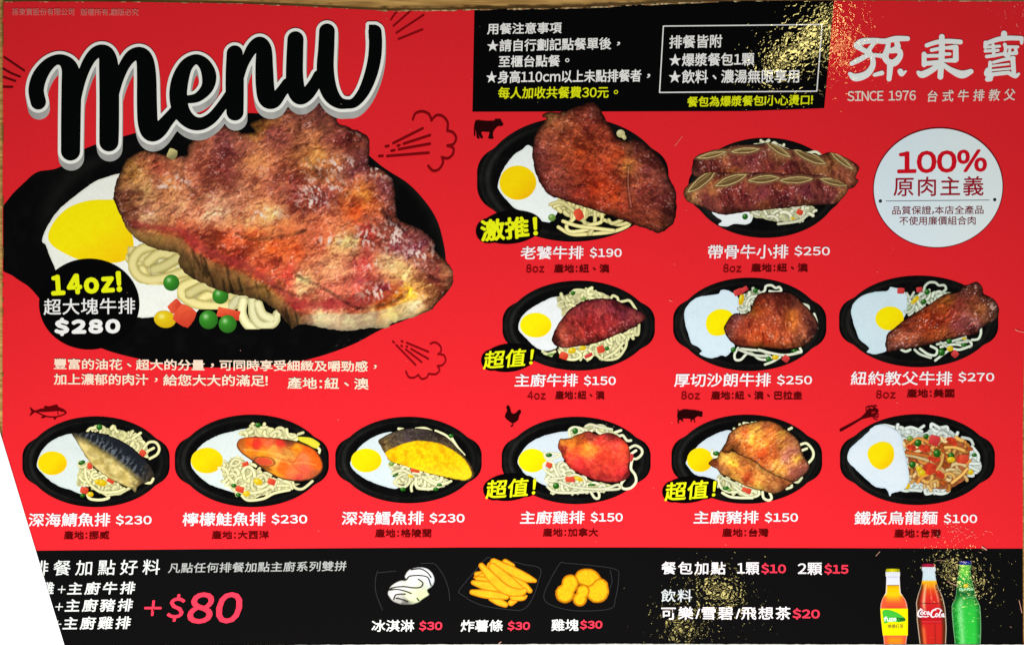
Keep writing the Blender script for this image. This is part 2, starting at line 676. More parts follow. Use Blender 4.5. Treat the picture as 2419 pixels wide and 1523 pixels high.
VEG = {'onion_piece': ((236, 230, 180), (190, 184, 120)), 'pea': ((60, 140, 40), (20, 80, 15)), 'carrot_cube': ((235, 95, 60), (205, 60, 40)), 'corn_kernel': ((240, 220, 30), (215, 175, 20)),
       'leek': ((150, 190, 90), (100, 140, 60)), 'pepper_cube': ((228, 75, 75), (190, 50, 50))}


def veg(parent, z, kind, x, y, rx, ry=None, deg=0.0, tint=None):
    ry = ry or rx
    a, b = VEG[kind]
    if tint:
        a = tint
        b = tuple(v * 0.6 for v in tint)
    gx, gy = grid(x - rx * 1.6 - 2, y - rx * 1.6 - 2, x + rx * 1.6 + 2, y + rx * 1.6 + 2, 1.0 if rx < 9 else 1.3)
    if 'cube' in kind:
        c, s = math.cos(math.radians(deg)), math.sin(math.radians(deg))
        u, v = (gx - x) * c + (gy - y) * s, -(gx - x) * s + (gy - y) * c
        d = np.minimum(rx - np.abs(u), ry - np.abs(v)) + 0.12 * rx - np.maximum(0, np.abs(u) + np.abs(v) - rx * 1.55) * 0.3
        d = d + (1.6 * fbm(gx, gy, 12, 2, int(x)) if rx > 9 else 0.5 * fbm(gx, gy, 5, 2, int(x)))
        sh = np.clip((-u / rx - v / ry) * 0.3 + 0.5 + 0.2 * fbm(gx, gy, 6, 2, int(y)), 0, 1)
    else:
        d = sdell(gx, gy, x, y, rx, ry, deg)
        sh = np.clip(0.75 - np.hypot((gx - x) / rx + 0.3, (gy - y) / ry + 0.35) * 0.55, 0, 1)
    col = mix(b, a, sh)
    hl = np.exp(-(((gx - x) / rx + 0.3) ** 2 + ((gy - y) / ry + 0.35) ** 2) * 14)
    col = mix(col, (250, 255, 235), 0.55 * hl * ('cube' not in kind))
    return emit(kind, parent, gx, gy, d, col, z)


def vegs(parent, z, zm, lst):
    for i_, (k, x, y, rx, *rest) in enumerate(lst):
        p = zm([(x, y, rx)])[0]
        ry = rest[0] * zm.s if rest and rest[0] else None
        veg(parent, z + 0.03 * i_, k, p[0], p[1], p[2], ry, rest[1] if len(rest) > 1 else 0)

# ------------------------------------------------------------------ the setting and the card
load_glyphs("孫東寶股份有限公司版權所翻必究用餐注意事項★請自行劃記點單後至櫃台身高110cm以上未排者，。、每人加收共費30元皆附爆漿包1顆飲料濃湯無享為!小心燙口"
            "SINCE1976式牛教父100%原肉主義品質保證,本店全產品不使廉價組合老饕$0123456789oz地:紐澳帶骨廚厚切沙朗巴拉圭紐約美國深海鯖魚挪威檸檬鮭大西洋鱈格陵蘭雞加拿"
            "豬台灣鐵板烏龍麵豐富的油花超分量可同時受細緻及嚼勁感上郁汁給您滿足塊值激推好凡任何系列雙拼冰淇淋炸薯條樂/雪碧飛想茶+fuzetea紅Sprite")

T = 0.9
gxm, gym = 0.85, 0.65
tb = bpy.data.meshes.new('table')
tb.from_pydata([(x, y, zz) for zz in (0, -0.03) for x, y in ((-gxm, -gym), (gxm, -gym), (gxm, gym), (-gxm, gym))], [],
               [(0, 1, 2, 3), (7, 6, 5, 4), (0, 4, 5, 1), (1, 5, 6, 2), (2, 6, 7, 3), (3, 7, 4, 0)])
table = link('table', tb, wood())
tag(table, 'brown wooden table top showing along the menu edges', None, 'structure')

RED = (233, 39, 47)
edge_pts = [(6, 6), (60, 4), (300, 5), (560, 9), (700, 15), (830, 22), (920, 26), (1050, 25), (1120, 23), (1250, 21), (1374, 19), (1470, 14), (1566, 9), (1680, 5), (1760, 3),
            (1900, 2), (2100, 2), (2300, 3), (2424, 4), (2423, 400), (2420, 800), (2416, 1000), (2416, 1300), (2417, 1527), (1900, 1526), (1400, 1526), (800, 1526), (300, 1527), (5, 1527),
            (6, 1200), (6, 900), (6, 500), (7, 250)]
p = np.array(edge_pts, dtype=float)[::-1]
nb = len(p)
me = bpy.data.meshes.new('menu_card')
co = [(X(a), Y(b), CARD) for a, b in p] + [(X(a), Y(b), 0.00002) for a, b in p]
me.from_pydata(co, [], [tuple(range(nb))] + [(i, i + nb, (i + 1) % nb + nb, (i + 1) % nb) for i in range(nb)] + [tuple(range(2 * nb - 1, nb - 1, -1))])
ink(me, lin(RED))
me.materials.append(PRINT)
me.materials.append(plain('raw_card_edge', (205, 190, 160), 0.9, 0.25, 900))
for q in me.polygons:
    q.material_index = 0 if q.index == 0 else 1
menu = link('menu_card', me, None)
tag(menu, 'glossy red and black printed steak menu lying flat on the wooden table', 'menu')

poly('red_print', menu, [(a_, b_ + 0.6) if b_ < 100 else (a_, b_) for a_, b_ in edge_pts], RED, 0.5)

# chipped, whitened card along the cut edges
gx, gy = grid(0, 0, 2419, 34, 2.0)
top = np.interp(gx[0], [q[0] for q in edge_pts[:19]], [q[1] for q in edge_pts[:19]])
dist = gy - top[None, :]
d = 1.3 + 2.2 * fbm(gx, gy, 13, 3, 4) - np.abs(dist - 0.8) + np.where((gx > 900) & (gx < 1700), 0.5, -0.8)
d = np.where(dist < 0.2, -1, d)
tag(emit('chipped_edge', menu, gx, gy, d, mix((150, 110, 70), (214, 196, 150), smooth(-0.3, 0.5, fbm(gx, gy, 6, 2, 8))), 14), kind='stuff')
gx, gy = grid(150, 1510, 2419, 1527, 2.0)
d = gy - 1519.5 + 1.2 * fbm(gx, gy, 14, 3, 5) - np.interp(gx, [150, 500, 700, 900, 1500, 1900, 2419], [5, 4, 2.5, 1.2, -0.6, 0.6, 1.2])
tag(emit('chipped_edge', menu, gx, gy, d, (196, 198, 190), 14), kind='stuff')
gx, gy = grid(7, 4, 22, 1010, 2.0)
d = 8.6 - gx + 1.8 * fbm(gx, gy, 30, 3, 9)
tag(emit('chipped_edge', menu, gx, gy, d, (120, 84, 40), 14), kind='stuff')

# ------------------------------------------------------------------ added white sheet standing in for the blanked-out corner
ux, uy = 154.3 / 533.6, 0.0
e = np.array([154.3, 509.4]); e = e / np.linalg.norm(e)
nrm = np.array([-e[1], e[0]])
A = np.array([0, 1013.6]) - e * 70
quad = [A, A + e * 1050, A + e * 1050 + nrm * 1480, A + nrm * 1480]
me = bpy.data.meshes.new('corner_blank')
zz = [CARD + 0.0009, CARD + 0.0010]
co = [(X(a), Y(b), h_) for h_ in zz for a, b in quad]
me.from_pydata(co, [], [(0, 1, 2, 3), (7, 6, 5, 4), (0, 4, 5, 1), (1, 5, 6, 2), (2, 6, 7, 3), (3, 7, 4, 0)])
paper = link('corner_blank', me, plain('blank_white', (254, 254, 254), 0.9, 0.004, 300))
tag(paper, 'added white sheet standing in for the blanked-out bottom left corner of the red menu', 'paper')

BLACK = (5, 5, 5)
WHITE = (246, 240, 236)
DARKRED = (96, 6, 8)
YEL = (236, 244, 22)

text('lettering', menu, '孫東寶股份有限公司', 29, 176, 29, 29, 17, (224, 128, 120), 10, 0.15, label='tiny pale copyright line in the top left corner')
text('lettering', menu, '版權所有,翻版必究', 191, 328, 30, 30, 17, (224, 128, 120), 10, 0.15, label='tiny pale copyright line in the top left corner')

# ---- notice panel
pan = poly('notice_panel', menu, [(1120.5, 22), (1250, 20.5), (1374, 18.5), (1470, 13.5), (1566, 8.5), (1680, 4.5), (1760, 2.8), (1900, 2.2), (1970, 2.2), (1958, 140), (1947, 256), (1860, 259.5), (1758, 263), (1400, 264), (1116, 264.5)], BLACK, 1,
           'black notice panel with white and yellow ordering rules')
NW = (252, 252, 248)
for s, a, b, y0, y1, h, c in [('用餐注意事項', 1151, 1327, 69, 66, 27, NW), ('★請自行劃記點餐單後', 1151, 1444, 109, 103, 29, NW), ('，', 1457, 1465, 104, 104, 9, NW), ('至櫃台點餐', 1178, 1323, 146, 144, 28, NW),
                              ('。', 1335, 1345, 143, 143, 9.5, NW), ('★身高110cm以上未點排餐者', 1149, 1515, 183, 179, 30, NW), ('，', 1528, 1536, 180, 180, 10, NW), ('每人加收共餐費30元', 1177, 1438, 220, 218, 28, YEL),
                              ('。', 1450, 1460, 218, 218, 10, YEL), ('排餐皆附', 1581, 1706, 100, 97.5, 31, NW), ('★爆漿餐包1顆', 1581, 1782, 142.5, 140, 31, NW), ('★飲料、濃湯無限享用', 1580, 1888, 182, 180, 32, NW),
                              ('餐包為爆漿餐包!小心燙口!', 1623.5, 1920, 241, 236, 25, YEL)]:
    text('lettering', pan, s, a, b, y0, y1, h, c, 3, 0.55 if len(s) > 1 else 0.3, skew=0.03 if c is NW else 0.06)
bx = [(1567, 62.5), (1942, 58.7), (1929.5, 216), (1558, 219)]
strokes('box_outline', pan, [[(*bx[i], 1.4), (*bx[(i + 1) % 4], 1.4)] for i in range(4)], (246, 246, 244), 3, 1.3)

# ---- brand lettering, upper corner
LZ = Zm(1990, 70, 429 / 2408)
logo = [
    # first character
    [(190, 215, 45), (260, 165, 42), (420, 152, 36), (560, 160, 36), (700, 128, 38), (860, 125, 32)],
    [(195, 220, 45), (260, 268, 34), (330, 305, 36)], [(425, 175, 26), (330, 300, 30)],
    [(335, 345, 30), (230, 400, 34), (120, 455, 30)], [(340, 335, 26), (430, 345, 26), (560, 355, 32)],
    [(355, 310, 36), (400, 400, 34), (392, 500, 38), (310, 600, 46), (170, 640, 50), (95, 590, 24)],
    [(610, 175, 28), (592, 270, 38), (565, 370, 44), (615, 440, 40), (690, 440, 48), (760, 360, 38), (745, 285, 38), (640, 285, 36)],
    [(715, 165, 34), (728, 240, 40), (660, 275, 30)], [(632, 440, 42), (625, 560, 38), (615, 660, 32)],
    [(425, 605, 25), (520, 580, 31)], [(765, 560, 38), (785, 595, 30), (840, 555, 12)],
    # second character
    [(1315, 100, 36), (1315, 300, 40), (1295, 630, 38)], [(1115, 215, 28), (1250, 172, 30), (1400, 160, 32), (1560, 170, 32)],
    [(1080, 330, 32), (1080, 470, 33)], [(1180, 278, 24), (1290, 255, 24)], [(1100, 355, 24), (1290, 350, 24)], [(1095, 455, 30), (1290, 440, 34)],
    [(1350, 248, 20), (1490, 240, 34)], [(1500, 240, 36), (1500, 400, 38)], [(1350, 330, 23), (1420, 328, 22)], [(1350, 415, 22), (1490, 412, 32)],
    [(1290, 450, 35), (1200, 530, 38), (1060, 600, 46), (1000, 570, 22)], [(1340, 475, 30), (1440, 545, 38), (1580, 600, 52), (1700, 560, 34)],
    # third character
    [(2140, 60, 40), (2135, 120, 40)], [(1900, 190, 28), (2060, 135, 32), (2200, 118, 32), (2370, 122, 30)], [(1895, 180, 28), (1890, 240, 24)], [(2372, 130, 28), (2372, 185, 20)],
    [(1890, 240, 19), (2080, 225, 19)], [(1890, 290, 21), (2060, 280, 20)], [(1910, 362, 24), (2010, 350, 22), (2110, 330, 22)], [(1995, 210, 22), (2005, 350, 24)],
    [(2150, 205, 26), (2160, 270, 22), (2140, 330, 24)], [(2160, 235, 20), (2320, 235, 20)], [(2180, 330, 22), (2300, 315, 26)], [(2222, 230, 18), (2205, 340, 20)], [(2290, 240, 22), (2300, 310, 24)],
    [(2160, 340, 26), (2200, 370, 20)], [(1955, 440, 24), (1950, 560, 26)], [(2000, 438, 20), (2130, 405, 22), (2265, 380, 26)], [(2255, 400, 34), (2268, 570, 30)],
    [(1970, 488, 15), (2200, 462, 15)], [(1970, 545, 15), (2220, 520, 15)], [(1930, 605, 26), (2200, 575, 26)], [(1925, 545, 36), (1915, 590, 40), (1965, 620, 34)], [(1965, 625, 34), (1915, 665, 28), (1960, 660, 30)],
    [(2220, 590, 28), (2290, 620, 30), (2335, 590, 16)],
]
strokes('brand_lettering', menu, [LZ(s) for s in logo], (246, 253, 250), 10, 1.1, 'large white brush written shop name in the top right corner')
text('lettering', menu, 'SINCE 1976', 2001, 2163, 228, 226, 24, (246, 224, 212), 10, 0.5, gap=0.08)
text('lettering', menu, '台式牛排教父', 2190.6, 2398, 228, 224, 28, (246, 226, 214), 10, 0.5, track=0.32, skew=0.1)

# ---- round emblem
gx, gy = grid(2055, 295, 2376, 592, 2.2)
em = emit('emblem_rim', menu, gx, gy, sdell(gx, gy, 2215.6, 444, 154, 141.5, -8), (110, 10, 22), 9, 'round pale blue badge with dark red lettering')
em2 = emit('emblem_disc', em, gx, gy, sdell(gx, gy, 2215.6, 444, 152, 139.5, -8), mix((226, 244, 252), (236, 250, 250), smooth(-150, 150, gx - 2215)), 10)
text('lettering', em, '100%', 2118.6, 2331, 384, 380, 54, (214, 18, 36), 11, 2.2, ring=2, gap=0.06)
text('lettering', em, '原肉主義', 2110, 2322.7, 441.5, 439.5, 46, (160, 20, 40), 11, 0.5, track=0.06)
text('lettering', em, '品質保證,本店全產品', 2107, 2322.7, 497.5, 496, 20.5, (122, 26, 40), 11, 0.2)
text('lettering', em, '不使用廉價組合肉', 2123.7, 2304, 522, 521, 20.5, (122, 26, 40), 11, 0.2)
strokes('rule_line', em, [[(2092.5, 475.3, 0.9), (2336, 473, 0.9)]], (120, 130, 140), 11, 1.0)
for a, b in ((2079, 475.3), (2349, 472)):
    strokes('dot', em, [[(a, b, 4), (a + .1, b, 4)]], (40, 40, 50), 11, 0.8)

# ------------------------------------------------------------------ big dish
Z5 = Zm(0, 330, 560 / 1602)
Z6 = Zm(540, 330, 580 / 1659)
GAIN[0] = 1.0
big_outline = [(7.5, 487), (30, 458), (55, 434), (88, 407), (140, 396), (203, 351), (316, 316), (430, 285), (600, 268), (780, 300), (900, 392), (963, 433), (1005, 477), (1033, 522), (1048, 575), (1053, 615), (1050, 650), (1030, 700),
               (980, 745), (903, 777), (830, 815), (731, 848), (623, 864), (519, 868), (415, 864), (340, 850), (249, 826), (180, 790), (110, 735), (95, 708), (70, 679), (45, 662), (28, 650), (7.5, 641)]
pts = cat(big_outline[1:-1], False, 5)
pts = np.concatenate([[big_outline[0]], pts, [big_outline[-1]]])
gx, gy = grid(2, 255, 1066, 880, 3.0)
d = sdpoly(gx, gy, pts)
rim = sdell(gx, gy, 560, 570, 470, 262, 4)
col = np.full(gx.shape + (3,), 6.0) + (13 * np.exp(-((rim + 12) / 9) ** 2) * smooth(800, 1000, gx) + 16 * np.exp(-((rim - 8) / 12) ** 2) * smooth(420, 120, gx) * smooth(640, 420, gy) + 12 * np.exp(-((rim + 30) / 5) ** 2) * smooth(700, 1000, gx)
                                          + np.clip(fbm(gx, gy, 30, 3, 3), 0, 1) * 8)[..., None] * np.array((1, 1, .9))
dots = smooth(0.45, 0.7, fbm(gx, gy, 6, 2, 12)) * np.exp(-((gy - (905 - gx * 0.11)) / 14) ** 2) * smooth(740, 800, gx) * 40
big = emit('hot_plate', menu, gx, gy, d, np.clip(col + dots[..., None], 0, 255), 3, 'largest black hot plate picture with a giant steak and fried egg')
I = Zm(0, 0, 1)
egg_white(big, 4, I, [(100, 568), (112, 535), (140, 495), (182, 460), (227, 428), (280, 411), (340, 405), (420, 500), (450, 620), (480, 700), (455, 745), (410, 752), (365, 749), (330, 750), (250, 740), (160, 690), (133, 640), (116, 600), (108, 578)], 3,
          (246, 250, 240), (206, 206, 178))
yolk(big, 5, 213, 546, 105, 76, 0, 3, [(114, 556), (128, 524), (160, 492), (205, 475), (250, 472), (280, 478), (305, 530), (316, 575), (308, 605), (280, 620), (235, 619), (190, 614), (150, 597), (122, 578)], (255, 240, 10), (250, 196, 10))
noodles(big, 5, Z5, [[(900, 760), (1040, 715), (1220, 790), (1340, 940), (1500, 1000), (1560, 1110), (1320, 1125), (1220, 1010), (960, 945)]], [[(1050, 715), (950, 745), (895, 830), (930, 915), (1010, 950), (1120, 935), (1230, 900), (1300, 890)], [(1290, 860), (1180, 790), (1080, 770), (1000, 830)], [(1200, 800), (1120, 850), (1040, 880)],
                         [(1600, 1040), (1480, 960), (1330, 960), (1230, 1000), (1240, 1060), (1330, 1110), (1450, 1125), (1560, 1120), (1640, 1090)], [(1280, 1040), (1380, 990), (1460, 1010), (1560, 1060)]],
        5, 12.0, count=9, rad=40, base=(236, 224, 152), rim=(176, 164, 84), st=1.6)
noodles(big, 5.4, Z6, [], [[(20, 1130), (60, 1080), (110, 1060)], [(100, 1090), (90, 1170), (130, 1250), (190, 1255)], [(160, 1090), (170, 1190), (220, 1250), (300, 1240), (330, 1180)], [(200, 1110), (230, 1180), (290, 1210)]], 6, 11, base=(238, 234, 182), rim=(176, 172, 112), st=1.6)
for a, b, r in ((405, 668, 19), (521, 699, 19), (493, 755, 22), (538, 765, 21)):
    veg(big, 7.3 + a * 1e-3, 'pea', a, b, r, tint=(70, 176, 50))
veg(big, 7.1, 'corn_kernel', 390, 754, 26, 20, 10)
veg(big, 7.2, 'carrot_cube', 437, 746, 21, 21, 30)
veg(big, 6, 'carrot_cube', 414, 723, 14, 10, -40)
veg(big, 6.2, 'carrot_cube', 540, 741, 24, 8, 12)

steak = [(269, 456), (271, 480), (290, 519), (304, 547), (332, 571), (371, 589), (420, 599), (423, 627), (451, 655), (496, 676), (545, 694), (590, 702), (640, 722), (680, 763), (690, 777), (708, 766), (764, 774), (820, 781), (872, 774), (918, 775),
         (928, 763), (1005, 739), (1040, 707), (1064, 680), (1070, 652), (1064, 631), (1047, 610), (1028, 592), (1026, 571), (1005, 550), (973, 533), (942, 519), (935, 484), (933, 452), (925, 421), (897, 400), (872, 389), (872, 365), (871, 328), (851, 313),
         (822, 302), (798, 290), (790, 262), (752, 240), (700, 240), (660, 268), (601, 287), (589, 297), (603, 312), (569, 314), (540, 300), (500, 300), (454, 335), (443, 350), (440, 368), (395, 368), (353, 358), (322, 362), (297, 382), (287, 407), (276, 428)]
tan, mauve, redb, orange, dark, olive, fat, cream, yell, purple = (176, 124, 88), (140, 78, 76), (172, 66, 58), (196, 92, 48), (96, 48, 44), (148, 112, 62), (204, 194, 150), (206, 172, 128), (222, 180, 50), (118, 66, 72)
big_ctrl = [(310, 400, olive), (330, 450, (170, 140, 100)), (290, 470, (110, 72, 56)), (370, 400, (160, 92, 74)), (400, 440, tan), (350, 500, (190, 158, 130)), (320, 530, dark), (420, 500, (196, 148, 118)), (400, 560, (150, 92, 60)),
            (450, 560, redb), (470, 420, (170, 108, 88)), (540, 350, purple), (520, 400, mauve), (600, 380, (172, 118, 84)), (650, 320, mauve), (720, 270, (104, 62, 58)), (760, 260, (92, 54, 52)), (620, 300, (160, 120, 60)), (800, 330, mauve),
            (840, 340, dark), (740, 370, (188, 140, 80)), (780, 400, tan), (850, 390, purple), (560, 460, (172, 122, 100)), (640, 430, (160, 98, 82)), (700, 460, (150, 80, 76)), (520, 500, (206, 170, 146)), (580, 520, (206, 156, 116)),
            (640, 510, (190, 150, 108)), (770, 470, (140, 76, 76)), (850, 470, (200, 130, 66)), (840, 500, orange), (910, 450, purple), (915, 520, dark), (540, 570, (188, 92, 58)), (600, 560, (200, 104, 60)), (500, 610, (150, 62, 52)), (560, 610, redb),
            (650, 580, orange), (700, 600, (196, 94, 52)), (620, 640, (180, 74, 58)), (680, 650, (176, 70, 62)), (760, 560, (176, 96, 72)), (820, 575, (196, 180, 130)), (870, 560, (160, 66, 62)), (860, 620, (158, 62, 64)), (940, 580, (120, 60, 76)),
            (990, 580, (118, 62, 78)), (1000, 620, (140, 90, 80)), (930, 630, (210, 190, 146)), (960, 640, (206, 180, 130)), (1030, 650, (140, 74, 72)), (1050, 640, (160, 110, 84)), (1010, 690, (170, 136, 84)), (1040, 690, (132, 84, 60)),
            (790, 640, (200, 150, 118)), (720, 670, (208, 186, 140)), (780, 690, (190, 110, 96)), (850, 670, (164, 74, 82)), (900, 680, (140, 56, 74)), (930, 690, (200, 130, 50)), (700, 710, (176, 66, 70)), (780, 720, (156, 50, 62)), (850, 715, (164, 70, 60)),
            (900, 720, (206, 112, 36)), (960, 685, yell), (985, 715, (220, 214, 174)), (930, 745, (222, 196, 90)), (760, 755, fat), (830, 765, (196, 188, 142)), (880, 760, (190, 184, 138)), (700, 750, (150, 112, 76)), (660, 710, (150, 102, 58)),
            (630, 690, (132, 96, 48)), (580, 680, olive), (540, 680, (124, 88, 44)), (500, 650, (150, 112, 66)), (450, 640, (140, 112, 70)), (430, 610, (160, 124, 76)), (370, 575, (160, 124, 70)), (320, 560, (150, 110, 60)), (530, 645, (140, 80, 52)), (590, 655, (150, 86, 56))]


def big_post(gx, gy, d, col):
    # the cut side of the steak: darker grooves across the fibres
    lip = np.interp(gx, [280, 300, 333, 430, 463, 519, 580, 625, 673, 702, 730], [500, 530, 545, 560, 594, 622, 646, 676, 710, 734, 780])
    side = smooth(-1, 7, gy - lip) * smooth(735, 700, gx) * smooth(285, 305, gx)
    col = mix(col, np.array((150, 116, 62)) * (0.95 + 0.35 * fbm(gx, gy, 10, 3, 70, 78, 3))[..., None], 0.62 * side)
    gr = fbm(gx, gy, 7.5, 3, 71, 76, 7)
    col = col * (1 - 0.52 * side * smooth(0.02, 0.5, gr) * smooth(420, 480, gx))[..., None]
    col = col * (1 - 0.35 * side * smooth(8, 40, gy - lip))[..., None]
    rimk = sdstroke(gx, gy, [(318, 528, 5), (380, 540, 6), (436, 548, 7), (466, 580, 8), (520, 606, 8), (582, 630, 8), (628, 660, 7), (676, 696, 7), (708, 720, 6), (785, 720, 8), (845, 714, 8), (906, 700, 8), (948, 668, 5)])
    col = mix(col, np.array((164, 56, 52)) * (1 + 0.35 * fbm(gx, gy, 6, 3, 75))[..., None], 0.62 * smooth(-6, 4, rimk + 4 * fbm(gx, gy, 9, 3, 76)))
    # fat rind
    rind = smooth(0, 6, gy - np.interp(gx, [680, 740, 860, 930, 1010, 1060], [748, 738, 738, 722, 690, 660]))
    col = mix(col, np.array((230, 220, 178)) * (0.9 + 0.2 * fbm(gx, gy, 16, 3, 72))[..., None], 0.55 * rind * smooth(690, 760, gx) * smooth(1010, 960, gx))
    # creases
    for path, wdt, k in (([(560, 552), (600, 566), (660, 560), (720, 545)], 3.5, .45), ([(700, 650), (780, 690), (850, 728), (930, 712), (960, 690)], 3, .5), ([(545, 690), (640, 676), (700, 700)], 3, .35), ([(905, 500), (930, 530), (960, 545)], 5, .5),
                         ([(600, 300), (650, 330), (700, 350), (760, 420)], 4, .3), ([(440, 365), (430, 420), (470, 470)], 5, .25), ([(1000, 640), (1040, 665), (1060, 660)], 4, .4)):
        s = sdstroke(gx, gy, [(a, b, wdt) for a, b in path])
        col = col * (1 - k * smooth(-4, 2, s) * (0.6 + 0.6 * fbm(gx, gy, 12, 2, 73)))[..., None]
    spark = np.zeros(gx.shape)
    for cx, cy, rx, ry in ((620, 505, 45, 14), (775, 568, 32, 10), (760, 445, 60, 30), (870, 560, 40, 26), (930, 560, 34, 40), (905, 400, 40, 20), (880, 625, 22, 12), (900, 690, 50, 20), (740, 480, 40, 20), (800, 390, 60, 20), (990, 600, 40, 26), (420, 430, 30, 18), (385, 440, 14, 12)):
        spark = np.maximum(spark, np.exp(-((gx - cx) / rx) ** 2 - ((gy - cy) / ry) ** 2))
    col = mix(col, (244, 226, 214), 0.95 * spark * smooth(0.08, 0.36, fbm(gx, gy, 5.5, 2, 74, 70, 1.6)))
    return d, col


meat('steak', big, 8, I, steak, big_ctrl, 11, 1.9, 3.0, 0.2, 10, -25, 1.8, 0.3, 0.4, 7, 1.0, 16, label='huge seared steak with a pale fat edge', n=4, bright=1.17, post=big_post)
veg(big, 9, 'carrot_cube', 407, 364, 10, 11, 20, tint=(222, 212, 140))

gx, gy = grid(88, 605, 336, 832, 2.0)
bt = emit('price_bubble', menu, gx, gy, sdell(gx, gy, 211.5, 718.5, 118.5, 107), (4, 4, 4), 10, 'round black bubble with the weight and price of the big steak')
text('lettering', bt, '14oz!', 120.6, 288, 674, 665, 50, YEL, 12, 3.2, ring=3, gap=0.2, skew=-0.06)
text('lettering', bt, '超大塊牛排', 104, 320, 725, 722, 38, (240, 240, 236), 12, 0.4, track=0.02)
text('lettering', bt, '$280', 129, 285, 772, 770, 43, (240, 240, 236), 12, 3.0, ring=3, gap=0.2)

CREAM = (250, 226, 200)
for s, a, b, y0, y1, h in [('豐富的油花、超大的分量', 128, 484, 859, 862, 26), ('，', 498, 506, 863, 863, 10), ('可同時享受細緻及嚼勁感', 519, 869, 862, 865, 26), ('，', 883, 890, 866, 866, 10), ('加上濃郁的肉汁', 128, 351, 895, 896, 27), ('，', 366, 373, 897, 897, 10),
                           ('給您大大的滿足!', 386, 633, 897, 898.5, 27), ('產地:紐、澳', 679, 871, 904, 906, 28)]:
    text('lettering', menu, s, a, b, y0, y1, h, CREAM, 12, 0.6 if len(s) > 1 else 0.3)

GAIN[0] = 1
# ---- title in brush script: grey depth, white outline, black face
Q1 = Zm(0, 0, 560 / 2021)
Q2 = Zm(540, 0, 580 / 1998)
ttl = [Q1(s) for s in (
    [(330, 872, 66), (312, 770, 66), (340, 660, 64), (405, 565, 54), (480, 515, 44), (550, 525, 52), (600, 590, 72), (612, 720, 84), (608, 1000, 84), (605, 1290, 82)],
    [(650, 870, 40), (692, 690, 42), (745, 550, 46), (805, 465, 50), (865, 440, 56), (915, 480, 72), (932, 600, 84), (935, 850, 84), (934, 1100, 84), (932, 1212, 82)],
    [(965, 860, 40), (1010, 690, 42), (1065, 560, 46), (1125, 482, 52), (1190, 462, 58), (1235, 510, 72), (1252, 640, 82), (1256, 900, 86), (1264, 1050, 86), (1296, 1125, 84), (1360, 1110, 66), (1430, 1030, 54), (1500, 950, 50)],
    [(1600, 852, 34), (1690, 832, 40), (1768, 752, 52), (1785, 650, 62), (1745, 552, 52), (1672, 510, 43), (1592, 562, 56), (1540, 680, 72), (1522, 820, 76), (1550, 955, 72), (1625, 1040, 62), (1715, 1058, 54), (1805, 1012, 48), (1880, 925, 44), (1960, 810, 42)])]
ttl += [Q2(s) for s in (
    [(52, 440, 66), (52, 600, 74), (52, 800, 74), (54, 915, 70)],
    [(90, 660, 30), (130, 525, 34), (190, 405, 46), (250, 355, 52), (288, 405, 64), (292, 550, 72), (298, 700, 75), (316, 805, 72), (370, 825, 58), (430, 755, 48), (480, 685, 45)],
    [(546, 325, 66), (541, 450, 68), (538, 600, 70), (546, 715, 74), (580, 788, 66), (640, 768, 56), (700, 690, 50), (735, 620, 45)],
    [(802, 260, 64), (796, 400, 66), (788, 550, 70), (800, 680, 72), (838, 780, 64), (898, 838, 48), (965, 850, 38), (1030, 835, 40), (1100, 750, 46), (1155, 620, 52), (1188, 480, 54), (1197, 350, 54), (1192, 262, 54)])]
st = 1.6
gx, gy = grid(50, 36, 926, 424, st)
d = np.full(gx.shape, -1e9)
for s in ttl:
    d = np.maximum(d, sdstroke(gx, gy, s, 7))
# square inner corner of the last stroke
d = np.maximum(d, sdpoly(gx, gy, Q2([(1142, 205), (1200, 205), (1200, 320), (1140, 320)])))
dout = d + 7.4
dep = dout.copy()
for k in range(1, 11):
    sh = np.full(d.shape, -1e9)
    c = 1 if k > 4 else 0
    sh[k:, c:] = dout[:-k, :dout.shape[1] - c]
    dep = np.maximum(dep, sh)
t1 = emit('title_lettering', menu, gx, gy, dep, mix((166, 167, 162), (184, 185, 180), smooth(-.4, .4, fbm(gx, gy, 30, 2, 5))), 12, 'huge black brush script title with white outline and grey depth')
emit('white_outline', t1, gx, gy, dout, (248, 250, 242), 13)
emit('black_face', t1, gx, gy, d, (3, 4, 4), 14)

# ---- steam doodles
DR = (128, 6, 12)
Q3 = Zm(900, 240, 220 / 490)


def W(zm, pts, r):
    q = zm(np.asarray(pts, dtype=float))
    return np.concatenate([q, np.full((len(q), 1), r)], 1)


R = 2.5
strokes('steam_doodle', menu, [W(Q2, s, R) for s in ([(1500, 978), (1520, 930), (1572, 912), (1628, 932), (1652, 985)], [(1655, 980), (1690, 945), (1740, 950), (1782, 1000), (1780, 1070)], [(1780, 1068), (1828, 1085), (1852, 1130), (1830, 1178), (1780, 1190)],
                                                     [(1780, 1190), (1828, 1210), (1825, 1258), (1785, 1293), (1735, 1285)], [(1738, 1285), (1745, 1330), (1710, 1383), (1662, 1393), (1625, 1355)],
                                                     [(1340, 1170), (1580, 1050)], [(1425, 1175), (1640, 1105)], [(1385, 1220), (1640, 1175)], [(1290, 1275), (1630, 1248)], [(1278, 1197), (1302, 1192)], [(1375, 1192), (1392, 1187)], [(1325, 1232), (1352, 1227)], [(1225, 1275), (1255, 1274)])],
        DR, 10, 0.9, 'dark red puff of steam drawn beside the title')
R = 1.7
